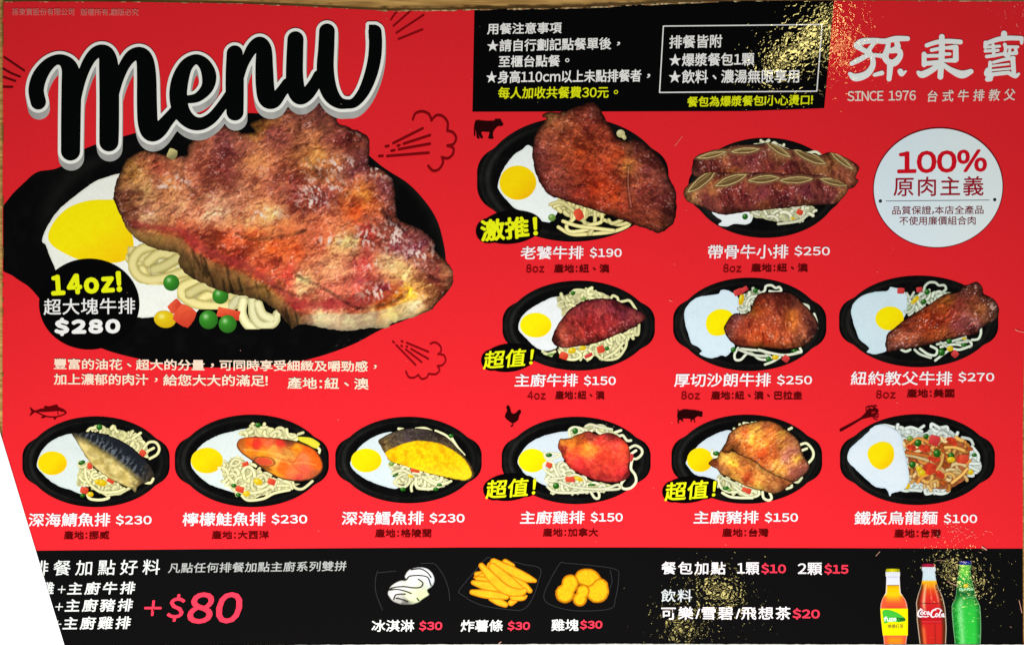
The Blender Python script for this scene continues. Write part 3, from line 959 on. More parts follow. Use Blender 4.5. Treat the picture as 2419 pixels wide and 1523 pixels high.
strokes('steam_doodle', menu, [W(Q3, s, R) for s in ([(260, 1276), (285, 1268), (312, 1288), (316, 1315), (300, 1330)], [(302, 1329), (332, 1337), (340, 1365), (322, 1388), (297, 1392)], [(300, 1394), (308, 1415), (288, 1435), (250, 1433)], [(250, 1435), (240, 1453), (215, 1460), (196, 1438)], [(196, 1438), (175, 1453), (147, 1450), (131, 1420)],
                                                     [(135, 1270), (250, 1318)], [(158, 1302), (250, 1355)], [(130, 1305), (215, 1372)], [(80, 1282), (183, 1387)], [(107, 1261), (115, 1264)], [(106, 1285), (112, 1289)], [(62, 1263), (70, 1269)], [(134, 1289), (140, 1292)])],
        (140, 6, 16), 10, 0.9, 'small dark red puff of steam drawn under the big plate')
R = 1.9
strokes('speed_lines', menu, [W(Q2, s, R) for s in ([(1368, 100), (1322, 165)], [(1478, 98), (1342, 218)], [(1588, 128), (1366, 274)], [(1578, 246), (1382, 325)])], (140, 8, 16), 10, 0.9, 'four dark red dashes right of the title')
strokes('speed_lines', menu, [W(Q1, s, R) for s in ([(38, 492), (110, 540), (210, 608)], [(30, 590), (100, 630), (175, 660)], [(30, 660), (135, 697)], [(30, 745), (110, 747)])], (96, 8, 12), 10, 0.9, 'dark red dashes left of the title')
# ------------------------------------------------------------------ the eleven smaller dishes
MB = (150, 70, 56)


def dish(cx, cy, rx, ry, label, zm, seed, **k):
    p_ = plate(menu, cx, cy, rx, ry, label, 3, seed=seed, **k)
    return p_


GAIN[0] = 1.0
# A: gourmet steak
zA = Zm(1100, 240, 540 / 1949)
A_ = dish(1353, 424, 226, 147, 'black hot plate picture with a large brown steak below the notice panel', zA, 31)
egg_white(A_, 4, zA, [(275, 720), (310, 600), (390, 480), (480, 410), (560, 382), (700, 600), (800, 850), (740, 1010), (660, 1022), (560, 960), (430, 915), (350, 840), (300, 780)], 31, (244, 252, 248), (204, 220, 212))
yolk(A_, 5, *zA([(445, 692)])[0], 43.5, 40.5, 0, 31)
noodles(A_, 5, zA, [[(720, 850), (900, 850), (1150, 900), (1170, 960), (1000, 1000), (850, 960), (750, 930)]],
        [[(790, 1070), (900, 1130), (1050, 1130), (1250, 1110), (1380, 1060), (1400, 1010)], [(880, 870), (930, 980), (860, 1060), (900, 1110), (1050, 1090)], [(1020, 880), (1010, 1020), (1080, 1060), (1050, 1130)], [(1100, 930), (1100, 1040), (1060, 1130)], [(1160, 960), (1150, 1030), (1000, 1060)],
         [(1180, 1010), (1300, 1050), (1390, 1030)], [(830, 1020), (950, 1060), (1100, 1080), (1260, 1100)], [(720, 880), (820, 860), (950, 960), (1020, 1040)], [(1220, 1010), (1250, 1040), (1330, 1010)]], 31, 4.2, 26, 22, base=(242, 234, 166), rim=(184, 174, 92))
vegs(A_, 6, zA, [('carrot_cube', 965, 965, 34, 44, -30), ('leek', 735, 990, 32, 30), ('onion_piece', 1322, 275, 36, 34, 20), ('onion_piece', 1350, 305, 24, 18, 60)])
o1, p1, dk = (178, 82, 46), (122, 62, 60), (92, 44, 42)


def ridge(path, w, k, zm, lightc=(214, 150, 130)):
    def f(gx, gy, d, col):
        s = sdstroke(gx, gy, W(zm, path, w))
        t = smooth(-w, w, s)
        return d, mix(col * (1 - 0.35 * smooth(-3 * w, -w, s) * (1 - t))[..., None], lightc, k * t)
    return f


meat('steak', A_, 8, zA, [(690, 100), (740, 95), (840, 90), (980, 30), (1070, 8), (1130, 40), (1165, 110), (1200, 170), (1250, 240), (1300, 320), (1370, 340), (1440, 325), (1500, 350), (1570, 400), (1650, 470), (1705, 570), (1740, 660), (1785, 760), (1795, 900), (1780, 1020), (1730, 1075), (1640, 1125), (1560, 1090),
                      (1420, 1045), (1250, 980), (1100, 930), (950, 880), (800, 830), (700, 790), (650, 720), (600, 620), (575, 500), (570, 390), (600, 280), (660, 190), (690, 150), (650, 130)],
     [(1000, 80, (126, 62, 50)), (1100, 80, (110, 60, 52)), (720, 140, (150, 110, 72)), (800, 180, (136, 80, 58)), (950, 250, (160, 84, 58)), (1080, 200, (140, 64, 54)), (700, 320, (140, 76, 62)), (620, 400, p1), (640, 560, p1), (700, 700, p1), (850, 400, (166, 88, 58)), (1000, 400, o1), (1100, 420, (186, 96, 60)),
      (900, 560, (166, 80, 56)), (800, 620, (134, 70, 64)), (1050, 580, (172, 72, 48)), (1200, 540, (166, 70, 48)), (1300, 460, o1), (1200, 320, (146, 68, 54)), (1400, 420, (128, 78, 60)), (1480, 400, dk), (1400, 560, (188, 128, 74)), (1390, 680, (176, 108, 74)), (1120, 740, (176, 66, 36)), (1250, 780, (176, 72, 40)),
      (950, 780, (148, 62, 50)), (820, 760, p1), (1150, 860, (150, 60, 40)), (1350, 880, (156, 66, 50)), (1560, 600, (140, 78, 78)), (1600, 520, dk), (1700, 700, (104, 56, 62)), (1500, 800, (160, 86, 80)), (1650, 850, (130, 68, 66)), (1740, 900, (94, 48, 46)), (1600, 1000, (118, 58, 48)), (1700, 1040, (92, 48, 36)), (1450, 980, (124, 60, 46)), (1280, 950, (140, 74, 50))],
     31, 1.5, 2.2, 0.2, 7.5, 20, 1.2, 0.24, 0.45, 7, 1.1, 9, label='large browned steak', post=ridge([(1390, 560), (1385, 700), (1400, 830), (1410, 900)], 1.6, 0.4, zA))

# B: short ribs
zB = Zm(1600, 240, 819 / 2408)
B_ = dish(1808, 444, 182, 118, 'black hot plate picture with two strips of bone-in short rib', zB, 32, ear=0.5)
egg_white(B_, 4, zB, [(260, 760), (520, 740), (520, 820), (480, 855), (400, 850), (340, 868), (285, 855), (310, 830), (265, 795)], 32, (244, 252, 252), (204, 222, 222))
NB = dict(rad=14, rim=(186, 190, 142), fill=(196, 198, 156), base=(244, 246, 220))
noodles(B_, 5, zB, [[(500, 740), (800, 725), (950, 720), (940, 790), (830, 835), (700, 840), (580, 820), (510, 800)]], [[(700, 850), (840, 830), (900, 790)]], 32, 3.2, 32, **NB)
noodles(B_, 5, zB, [[(500, 300), (620, 275), (700, 310), (740, 340), (600, 340)]], [[(725, 330), (740, 300)], [(600, 300), (700, 315), (800, 345), (890, 360), (960, 350), (1000, 380)]], 33, 3.2, 14, **NB)
vegs(B_, 6, zB, [('pea', 470, 800, 20), ('carrot_cube', 850, 768, 20, 16, 20), ('corn_kernel', 800, 812, 16, 10, 20), ('leek', 585, 745, 16, 8)])
rb = [(120, 480, (120, 72, 70)), (250, 440, (126, 66, 66)), (400, 430, (110, 52, 58)), (520, 420, (134, 72, 80)), (650, 440, (116, 52, 54)), (780, 450, (126, 62, 70)), (900, 440, (130, 84, 70)), (1000, 470, (150, 110, 76)), (1150, 480, (128, 76, 68)), (1220, 500, (136, 84, 66)), (300, 360, (152, 118, 78)), (700, 370, (140, 104, 72)),
      (400, 500, (150, 96, 60)), (650, 500, (132, 74, 56)), (1100, 400, (150, 110, 66))]
zR = Zm(1630, 307, 401 / 2338)


def ribs(name, outline, bones, seed, ctrl, label, z=8):
    def post(gx, gy, d, col):
        # pale bone rings with a dark marrow slit along the upper side
        for bx_, by_, brx, bry, dg in bones:
            x_, y_ = zR([(bx_, by_)])[0]
            c_, s_ = math.cos(math.radians(dg)), math.sin(math.radians(dg))
            wv = 0.9 * fbm(gx, gy, 9, 2, seed)
            u = ((gx - x_) * c_ + (gy - y_) * s_) / (brx * zR.s * 1.1)
            v = -(gx - x_) * s_ + (gy - y_) * c_ + wv
            ry_ = bry * zR.s * 0.98
            k = ry_ * (1 - np.abs(u) ** 2.2) - np.abs(v)
            col = mix(col, (150, 116, 74), 0.7 * smooth(-8, 0, k))
            col = mix(col, (74, 50, 32), 0.7 * smooth(-2.0, -0.6, k) * smooth(0.6, 0, k))
            col = mix(col, np.array((216, 194, 132)), 0.95 * smooth(-0.3, 0.5, k))
            col = mix(col, (104, 78, 44), 0.95 * smooth(2.0, 2.9, k))
            col = mix(col, (196, 172, 108), 0.9 * smooth(1.1, 0.3, np.abs(v + 0.25 * ry_)) * smooth(1.2, 2.2, k))
        return d, col
    return meat(name, B_, z, zB, outline, ctrl, seed, 1.3, 1.6, 0.2, 6, 70, 1.8, 0.34, 0.4, 4, 1.1, 6, post=post, label=label, warm=(1.0, 0.94, 0.88))


ribs('short_rib', [(108, 430), (150, 370), (330, 325), (400, 305), (560, 298), (640, 288), (750, 325), (850, 340), (980, 372), (1060, 355), (1150, 385), (1240, 435), (1262, 470), (1235, 530), (1255, 560), (1180, 610), (900, 600), (500, 580), (250, 540), (112, 515)],
     [(295, 345, 195, 38, -12), (760, 285, 190, 40, -5), (1215, 270, 190, 44, 33), (1650, 375, 225, 58, 24), (2085, 420, 190, 40, 38)], 33, rb, 'upper strip of short rib with five bones')
ribs('short_rib', [(45, 620), (110, 555), (190, 500), (300, 495), (460, 495), (620, 495), (800, 505), (1000, 515), (1150, 565), (1185, 615), (1140, 680), (1090, 712), (900, 722), (700, 745), (500, 765), (310, 785), (150, 725), (65, 690)],
     [(165, 705, 240, 62, -38), (560, 695, 215, 60, -20), (1015, 680, 205, 52, -5), (1460, 690, 215, 48, -3), (1985, 718, 190, 44, 13)], 34,
     [(100, 640, (176, 134, 92)), (200, 680, (140, 76, 76)), (330, 680, (132, 64, 72)), (450, 660, (126, 56, 66)), (600, 650, (136, 70, 82)), (750, 640, (110, 46, 60)), (900, 640, (116, 58, 72)), (1050, 640, (126, 66, 70)), (1130, 650, (160, 116, 80)), (350, 770, (96, 48, 50)), (600, 740, (140, 84, 60)), (900, 710, (120, 70, 50)),
      (70, 680, (196, 160, 110)), (250, 600, (150, 100, 70)), (500, 600, (140, 80, 66)), (720, 590, (130, 72, 60))], 'lower strip of short rib with five bones', 9)

GAIN[0] = 0.97
# C: chef's beef steak
zC = Zm(1100, 640, 460 / 2179)
C_ = dish(1367, 769, 180, 106, 'black hot plate picture with a dark red lens shaped steak on noodles', zC, 35)
egg_white(C_, 4, zC, [(588, 640), (612, 540), (700, 440), (850, 350), (1000, 290), (1150, 300), (1100, 500), (1020, 700), (1020, 850), (900, 892), (780, 850), (680, 755), (612, 685)], 35, (240, 246, 246), (204, 214, 208))
yolk(C_, 5, *zC([(785, 605)])[0], 37.5, 29, 0, 35, hot=(255, 240, 10), dark=(250, 214, 4))
noodles(C_, 5, zC, [[(1000, 290), (1100, 260), (1350, 200), (1450, 205), (1600, 260), (1650, 320), (1400, 320), (1200, 420), (1080, 520), (1050, 430)], [(1000, 850), (1100, 850), (1480, 790), (1760, 680), (1930, 600), (1930, 690), (1800, 800), (1700, 960), (1540, 990), (1460, 920), (1380, 980), (1150, 990), (1050, 940)]],
        [[(1180, 250), (1220, 215), (1310, 215), (1340, 240)], [(1630, 300), (1650, 275), (1700, 300), (1710, 340), (1760, 340), (1830, 330), (1880, 390), (1905, 430)], [(1940, 600), (1930, 710), (1890, 700), (1900, 640)], [(1050, 900), (1100, 970), (1220, 990), (1290, 940), (1230, 890)],
         [(1320, 960), (1380, 985), (1420, 930), (1380, 880)], [(1460, 860), (1470, 940), (1560, 990), (1700, 970), (1790, 850), (1800, 760)], [(1560, 970), (1680, 900), (1760, 800)], [(860, 900), (920, 925), (1000, 900)], [(880, 920), (960, 945)]], 35, 3.1, 60, 14, base=(244, 242, 188), rim=(192, 194, 122))
vegs(C_, 6, zC, [('carrot_cube', 1100, 950, 44, 34, 20), ('corn_kernel', 1190, 890, 46, 34, -20), ('corn_kernel', 1310, 862, 40, 26, -10), ('carrot_cube', 1512, 876, 38, 36, -20), ('pea', 1580, 866, 28, 24), ('pea', 1200, 248, 26, 24), ('leek', 1320, 310, 30, 18), ('leek', 950, 935, 40, 14, -10), ('pepper_cube', 1375, 945, 42, 14, -25)])
mr_, mp_ = (158, 52, 58), (172, 76, 84)
meat('steak', C_, 8, zC, [(965, 760), (1000, 660), (1080, 530), (1200, 410), (1330, 340), (1480, 310), (1640, 318), (1780, 375), (1900, 425), (1990, 480), (2018, 530), (1960, 580), (1880, 630), (1760, 685), (1600, 750), (1480, 800), (1300, 835), (1100, 862), (1010, 835), (975, 800)],
     [(1000, 780, (104, 52, 50)), (1060, 700, (176, 92, 80)), (1120, 800, (180, 86, 80)), (1180, 680, (130, 50, 52)), (1200, 540, (150, 56, 62)), (1300, 450, (150, 62, 72)), (1400, 560, (150, 40, 44)), (1360, 680, (168, 52, 58)), (1280, 700, (176, 66, 66)), (1500, 480, mp_), (1500, 380, (150, 66, 76)), (1640, 420, (134, 56, 78)),
      (1600, 560, mr_), (1520, 680, (166, 56, 60)), (1680, 600, (150, 58, 66)), (1780, 480, (126, 54, 74)), (1850, 560, (132, 56, 66)), (1930, 510, (150, 70, 84)), (1980, 530, (120, 60, 60)), (1760, 650, (110, 50, 46)), (1300, 800, (140, 66, 66)), (1450, 760, (150, 62, 62))],
     35, 1.3, 1.0, 0.16, 6, 60, 1.6, 0.42, 0.45, 4.5, 1.25, 7, (222, 150, 150))

# D: thick sirloin
zD = Zm(1560, 640, 440 / 2084)
D_ = dish(1771, 766, 181, 110, 'black hot plate picture with a thick orange brown sirloin steak and ragged egg', zD, 36)
egg_white(D_, 4, zD, [(265, 480), (300, 390), (400, 300), (550, 270), (650, 255), (680, 215), (740, 215), (800, 240), (870, 300), (880, 480), (800, 700), (830, 840), (790, 900), (730, 955), (680, 945), (560, 975), (440, 930), (462, 895), (420, 850), (350, 810), (310, 700), (280, 600)], 36, (220, 240, 250), (186, 214, 224))
q = zD([(508, 590), (540, 490), (640, 430), (750, 438), (812, 490), (830, 560), (790, 660), (700, 715), (600, 722), (535, 680)])
yolk(D_, 5, *q.mean(0), 33, 30, 0, 36, q, (255, 240, 6), (252, 216, 2))
noodles(D_, 5, zD, [[(880, 480), (900, 330), (960, 230), (1050, 205), (1140, 230), (1100, 290), (1010, 420), (960, 480)]], [[(1110, 260), (1165, 220), (1180, 170), (1240, 160), (1290, 190), (1330, 180), (1350, 220), (1290, 235), (1220, 225)], [(1590, 370), (1650, 390), (1660, 430)], [(1720, 480), (1745, 560), (1750, 640)],
        [(870, 860), (830, 930), (840, 990), (900, 990), (960, 930), (1020, 920), (1100, 980), (1190, 990), (1230, 960)], [(900, 870), (1000, 880), (1150, 900), (1240, 970)], [(1100, 880), (1250, 920), (1400, 940), (1570, 910)], [(1560, 860), (1575, 905), (1500, 900)], [(1170, 1045), (1260, 1010), (1340, 960)], [(960, 380), (1000, 300), (1080, 280)], [(880, 880), (1050, 940), (1200, 950)]],
        36, 3.0, 26, 13, base=(236, 242, 220), rim=(166, 180, 146), fill=(164, 174, 134))
vegs(D_, 6, zD, [('pepper_cube', 870, 235, 44, 30, -20), ('pepper_cube', 940, 205, 34, 22, -30), ('corn_kernel', 905, 320, 30, 70, 12), ('pea', 1062, 220, 28), ('pea', 815, 880, 30, 28), ('pea', 1210, 985, 30), ('corn_kernel', 1285, 965, 38, 28), ('pepper_cube', 1402, 980, 34, 32, 35), ('pea', 1500, 890, 40, 16, -10)])
meat('steak', D_, 8, zD, [(710, 660), (730, 590), (775, 515), (840, 475), (920, 480), (1000, 450), (1030, 370), (1100, 260), (1250, 238), (1420, 238), (1520, 285), (1600, 370), (1700, 475), (1765, 600), (1740, 690), (1690, 775), (1600, 845), (1400, 875), (1200, 862), (1000, 850), (850, 832), (765, 765)],
     [(760, 660, (112, 60, 60)), (850, 520, (166, 112, 112)), (800, 580, (140, 76, 76)), (900, 640, (158, 74, 56)), (1000, 560, (150, 62, 44)), (1080, 420, (164, 82, 40)), (1020, 470, (180, 110, 50)), (1120, 330, (132, 54, 38)), (1250, 300, (140, 66, 54)), (1400, 320, (130, 70, 58)), (1480, 360, (120, 66, 56)), (1300, 450, (150, 74, 58)),
      (1450, 500, (204, 128, 60)), (1500, 600, (208, 124, 64)), (1600, 480, (150, 84, 66)), (1680, 560, (116, 66, 62)), (1720, 650, (90, 50, 48)), (1620, 660, (172, 104, 80)), (1200, 560, (168, 86, 62)), (1080, 680, (184, 82, 46)), (1000, 740, (166, 76, 46)), (1150, 770, (150, 54, 30)), (1300, 650, (170, 84, 56)), (1400, 730, (176, 92, 64)),
      (1550, 760, (140, 84, 64)), (1350, 820, (140, 70, 40)), (1600, 820, (96, 56, 40)), (900, 780, (132, 60, 46)), (1100, 840, (150, 96, 40))], 36, 1.3, 1.0, 0.17, 6, 60, 1.6, 0.36, 0.5, 5, 1.0, 7, (238, 200, 180))

# E: New York strip
zE = Zm(1960, 640, 459 / 2175)
E_ = dish(2170, 759, 188, 108, 'black hot plate picture with a long steak pointing up right over the rim', zE, 37)
egg_white(E_, 4, zE, [(240, 470), (260, 370), (350, 285), (480, 238), (640, 222), (680, 182), (740, 190), (800, 205), (870, 270), (885, 360), (830, 520), (700, 680), (650, 800), (640, 890), (520, 928), (415, 908), (442, 860), (340, 770), (290, 660), (260, 560)], 37, (214, 238, 246), (178, 212, 222))
yolk(E_, 5, *zE([(668, 530)])[0], 33.5, 28, -5, 37, hot=(255, 238, 6), dark=(250, 212, 4))
noodles(E_, 5, zE, [[(850, 430), (900, 300), (980, 240), (1060, 220), (1200, 230), (1400, 235), (1250, 290), (1050, 410), (900, 500), (850, 490)]], [[(1060, 250), (1060, 180), (1110, 130), (1180, 130), (1220, 160), (1280, 160), (1300, 200), (1270, 230)], [(860, 250), (900, 300), (940, 240)], [(800, 880), (850, 900), (900, 880)], [(950, 880), (1010, 930), (1130, 970)],
        [(1010, 870), (1100, 930), (1180, 940), (1200, 880), (1130, 840)], [(1180, 1000), (1270, 930), (1340, 880)], [(1240, 850), (1400, 820), (1560, 850), (1580, 800), (1500, 760)], [(1590, 770), (1660, 760), (1690, 700), (1690, 640)], [(1350, 860), (1450, 880), (1570, 840)], [(1200, 820), (1350, 790), (1520, 740)], [(1240, 800), (1330, 860)], [(1420, 800), (1540, 790)]],
        37, 3.0, 34, 13, base=(226, 238, 218), rim=(156, 172, 146), fill=(164, 182, 144))
vegs(E_, 6, zE, [('pepper_cube', 795, 222, 36, 28, 0), ('pepper_cube', 1002, 208, 30, 24, -10), ('pea', 1088, 235, 32), ('corn_kernel', 960, 320, 50, 26, -45), ('corn_kernel', 930, 350, 26, 20), ('pea', 1050, 345, 34, 26, -30), ('pea', 1335, 785, 32), ('corn_kernel', 1345, 868, 36, 32), ('pea', 1500, 828, 34, 20), ('pea', 1250, 910, 40), ('pepper_cube', 1400, 928, 34, 32, 40), ('corn_kernel', 1505, 755, 24, 16)])
meat('steak', E_, 8, zE, [(620, 810), (648, 700), (720, 640), (850, 535), (1000, 440), (1150, 350), (1280, 265), (1420, 240), (1490, 175), (1570, 150), (1640, 128), (1705, 185), (1722, 260), (1800, 298), (1868, 365), (1892, 460), (1860, 540), (1760, 595), (1680, 655), (1630, 712), (1400, 745), (1200, 795), (1000, 845), (800, 875), (650, 905), (632, 860)],
     [(660, 800, (110, 64, 62)), (720, 720, (150, 86, 66)), (760, 830, (126, 76, 70)), (900, 760, (160, 96, 80)), (880, 600, (146, 68, 46)), (950, 700, (150, 76, 56)), (1050, 500, (158, 70, 34)), (1100, 600, (140, 48, 24)), (1200, 560, (132, 44, 24)), (1100, 700, (166, 84, 48)), (1250, 420, (156, 78, 36)), (1350, 480, (146, 58, 50)),
      (1300, 340, (168, 108, 50)), (1450, 360, (140, 66, 60)), (1500, 500, (158, 96, 104)), (1420, 600, (150, 80, 88)), (1250, 700, (166, 94, 56)), (1560, 640, (110, 56, 60)), (1500, 250, (112, 62, 54)), (1600, 200, (104, 62, 52)), (1680, 260, (110, 66, 56)), (1600, 350, (150, 86, 60)), (1680, 420, (160, 104, 64)), (1800, 380, (112, 74, 58)), (1850, 470, (96, 66, 54)),
      (1750, 520, (140, 96, 76)), (1640, 580, (140, 90, 96)), (1000, 820, (120, 70, 48))], 37, 1.3, 1.4, 0.2, 6.5, -30, 1.3, 0.46, 0.45, 5, 1.15, 7, (236, 206, 200))

GAIN[0] = 0.9
# F: mackerel
zF = Zm(0, 940, 560 / 2358)
F_ = dish(227, 1090, 174, 107, 'black hot plate picture with a silver and black grilled mackerel', zF, 38)
EGGF = [(370, 680), (390, 580), (450, 480), (560, 400), (720, 350), (820, 400), (900, 600), (860, 800), (830, 945), (700, 910), (560, 860), (450, 775)]
egg_white(F_, 4, zF, EGGF, 38, (226, 238, 234), (190, 208, 202))
yolk(F_, 5, *zF([(522, 645)])[0], 34.5, 28, 0, 38)
noodles(F_, 5, zF, [[(850, 320), (950, 285), (1120, 290), (1280, 330), (1400, 370), (1430, 450), (1500, 600), (1400, 580), (1200, 430), (1000, 350)], [(790, 660), (880, 640), (1000, 740), (1150, 830), (1300, 890), (1280, 930), (1080, 960), (960, 900), (850, 880), (760, 870)]],
        [[(1430, 500), (1480, 440), (1550, 440), (1585, 500), (1560, 560), (1490, 600)], [(1460, 530), (1530, 495)], [(1320, 400), (1400, 345)], [(870, 330), (900, 300), (950, 295)], [(850, 690), (860, 800), (950, 900), (1060, 960), (1080, 990), (1000, 1010), (900, 1000), (870, 960)], [(1000, 780), (1050, 770), (1090, 850)], [(1080, 960), (1200, 940), (1290, 890)], [(1450, 840), (1500, 840), (1525, 800)],
         [(790, 630), (790, 680), (840, 680), (880, 640)], [(900, 860), (1000, 930), (1150, 930), (1240, 900)]], 38, 3.2, 60, 14, base=(246, 242, 184), rim=(192, 188, 118), fill=(214, 212, 148))
vegs(F_, 6, zF, [('pea', 990, 288, 30), ('carrot_cube', 1420, 545, 30, 28, 30), ('pea', 815, 640, 36, 20, -20), ('carrot_cube', 895, 672, 24, 32, 0), ('corn_kernel', 1010, 840, 56, 34, 10), ('corn_kernel', 970, 830, 28, 26), ('carrot_cube', 1105, 815, 34, 24, 30), ('carrot_cube', 840, 915, 36, 28, 15), ('corn_kernel', 900, 955, 32, 26), ('pea', 822, 965, 24, 20)])


def mackerel(gx, gy, d, col):
    a, b = zF([(740, 350), (1480, 820)])
    t = ((gx - a[0]) * (b[0] - a[0]) + (gy - a[1]) * (b[1] - a[1])) / np.sum((b - a) ** 2)
    v = ((gx - a[0]) * (b[1] - a[1]) - (gy - a[1]) * (b[0] - a[0])) / np.hypot(*(b - a))    # + towards the back
    v = v + 9 * (t - 0.35) ** 2 * 10 * 0.4 - 3
    wob = fbm(gx, gy, 7, 3, 81)
    back = smooth(-6, 9, v + 3 * wob)
    bel = mix((190, 168, 92), (228, 208, 132), smooth(-.3, .4, fbm(gx, gy, 13, 3, 82)))
    bel = bel * (1 - 0.32 * smooth(-6, -22, -v - 30) * 0)[..., None]
    bel = bel * (0.72 + 0.28 * smooth(-2, -12, v))[..., None]
    dk_ = np.full(col.shape, 30.0) + np.array((0, 4, 10))
    stripe = np.sin((t * 105 + 3.2 * fbm(gx, gy, 9, 2, 83)) * 1.0) * 0.5 + 0.5
    dk_ = mix(dk_, (132, 142, 150), smooth(0.5, 1.0, stripe + 0.8 * wob) * smooth(34, 12, v) * 0.6)
    out = mix(bel, dk_, back)
    out = mix(out, (66, 52, 34), smooth(0.82, 0.98, t + 0.1 * wob) * 0.6)
    out = mix(out, (40, 34, 24), smooth(0.14, 0.0, t) * 0.6)
    out = out * (1 + 0.14 * fbm(gx, gy, 5, 2, 84, 32, 2.5))[..., None]
    return d, out * (0.65 + 0.35 * smooth(0, 4, d))[..., None]


meat('mackerel', F_, 8, zF, [(715, 345), (780, 345), (850, 335), (1000, 348), (1150, 398), (1300, 478), (1430, 595), (1510, 695), (1535, 765), (1470, 830), (1380, 870), (1345, 935), (1290, 890), (1150, 830), (1020, 750), (930, 672), (870, 605), (810, 505), (760, 420)], [(1000, 500, (100, 100, 90))], 38, 1.2, 1.2, post=mackerel, tex=0.3, warm=(1, 1, 1), rnd=0.0)

# G: salmon
zG = Zm(540, 940, 620 / 2408)
G_ = dish(595, 1088, 182, 109, 'black hot plate picture with an orange salmon steak and lemon slice', zG, 39)
egg_white(G_, 4, Zm(362, 938, .2385), [(375, 670), (395, 580), (470, 480), (590, 400), (760, 345), (980, 330), (980, 640), (900, 900), (830, 945), (700, 910), (560, 860), (450, 775)], 39, (226, 238, 234), (190, 208, 202))
yolk(G_, 5, 489, 1087, 38, 30, 0, 39)
noodles(G_, 5, zG, [[(100, 340), (180, 255), (340, 245), (500, 290), (640, 330), (640, 400), (500, 385), (340, 365), (160, 370)], [(-80, 620), (30, 560), (150, 570), (330, 680), (600, 770), (740, 760), (560, 830), (380, 880), (220, 930), (120, 900), (0, 830), (-60, 740)]],
        [[(640, 330), (685, 315)], [(590, 770), (610, 820), (680, 830), (770, 760)], [(20, 600), (60, 560), (110, 580), (60, 620), (20, 610)], [(120, 890), (180, 935), (320, 920), (420, 870), (560, 840)], [(800, 440), (835, 470), (830, 500)], [(0, 720), (100, 820), (220, 870), (360, 830)], [(450, 800), (550, 800)]], 39, 3.2, 90, 14, base=(246, 242, 188), rim=(192, 188, 118), fill=(220, 218, 158))
vegs(G_, 6, zG, [('pea', 272, 248, 26, 22), ('corn_kernel', 270, 765, 44, 30, 20), ('carrot_cube', 395, 765, 32, 24, 20), ('carrot_cube', 105, 835, 36, 22, 15), ('corn_kernel', 165, 875, 34, 26), ('pea', 90, 885, 26, 18), ('pea', 50, 800, 26, 18), ('carrot_cube', 155, 605, 26, 16, -20)])
so, sr, sy_ = (240, 96, 24), (222, 50, 38), (252, 150, 30)


def salmon(gx, gy, d, col):
    for path, w, c, k in (([(140, 470), (250, 480), (370, 500), (480, 520), (560, 600)], 2.0, (250, 190, 90), .55), ([(540, 460), (600, 470), (650, 500), (620, 560), (590, 600)], 1.8, (190, 90, 30), .5), ([(590, 600), (680, 590), (800, 610)], 1.6, (250, 180, 90), .5), ([(590, 600), (640, 660), (700, 690)], 1.6, (200, 70, 30), .45),
                           ([(430, 540), (500, 560), (580, 590)], 1.5, (180, 80, 30), .5), ([(660, 500), (740, 480)], 1.2, (200, 80, 40), .4)):
        s = sdstroke(gx, gy, W(zG, path, w))
        col = mix(col, c, k * smooth(-2, 1.5, s))
    s = sdell(gx, gy, *zG([(330, 580)])[0], 24, 11, 8)
    col = mix(col, (214, 62, 50), 0.75 * smooth(-1, 4, s))
    col = mix(col, (110, 60, 24), 0.7 * smooth(-2.5, 0, s) * (s < 1))
    col = mix(col, (120, 60, 20), 0.7 * smooth(-1, 2, sdell(gx, gy, *zG([(350, 640)])[0], 16, 4, 25)))
    rimk = smooth(4.2, 1.4, d)
    return d, mix(col, (74, 44, 24), 0.85 * rimk * smooth(-30, 20, gy - zG([(0, 420)])[0][1] + (gx - zG([(300, 0)])[0][0]) * 0.2))


meat('salmon', G_, 8, zG, [(75, 440), (100, 380), (180, 358), (340, 358), (500, 375), (640, 400), (780, 460), (845, 540), (868, 630), (830, 700), (740, 748), (600, 760), (450, 725), (330, 655), (220, 575), (120, 505)],
     [(110, 430, (200, 110, 40)), (180, 400, so), (250, 420, sr), (380, 390, (226, 100, 60)), (480, 420, sr), (200, 480, sy_), (300, 500, sy_), (400, 480, (240, 150, 60)), (560, 400, (120, 60, 40)), (620, 450, sy_), (720, 450, so), (780, 520, so), (700, 540, (240, 120, 70)), (820, 600, so), (560, 520, (210, 140, 60)), (500, 640, so), (450, 690, sy_),
      (600, 680, (234, 110, 60)), (700, 650, (230, 92, 66)), (640, 730, (220, 70, 56)), (800, 680, (190, 90, 50)), (250, 560, (226, 130, 60)), (460, 570, (240, 170, 80))], 39, 1.3, 0.8, 0.10, 6, 20, 2.0, 0.12, 0.3, 3, 0.7, 6, (255, 220, 170), post=salmon, tex=0.4, bright=1.1, rnd=0.1, warm=(1, 1, 1))
lz = cat(zG([(638, 356), (700, 355), (765, 366), (835, 412), (828, 440), (798, 460), (720, 422), (652, 390)]))
gx, gy = grid(lz[:, 0].min() - 3, lz[:, 1].min() - 3, lz[:, 0].max() + 3, lz[:, 1].max() + 3, 1.1)
d = sdpoly(gx, gy, lz)
emit('lemon_slice', G_, gx, gy, d, mix((236, 226, 60), (196, 190, 40), np.clip((1 - smooth(0, 2.5, d)) * .9 + .3 * fbm(gx, gy, 5, 2, 3), 0, 1)), 9)

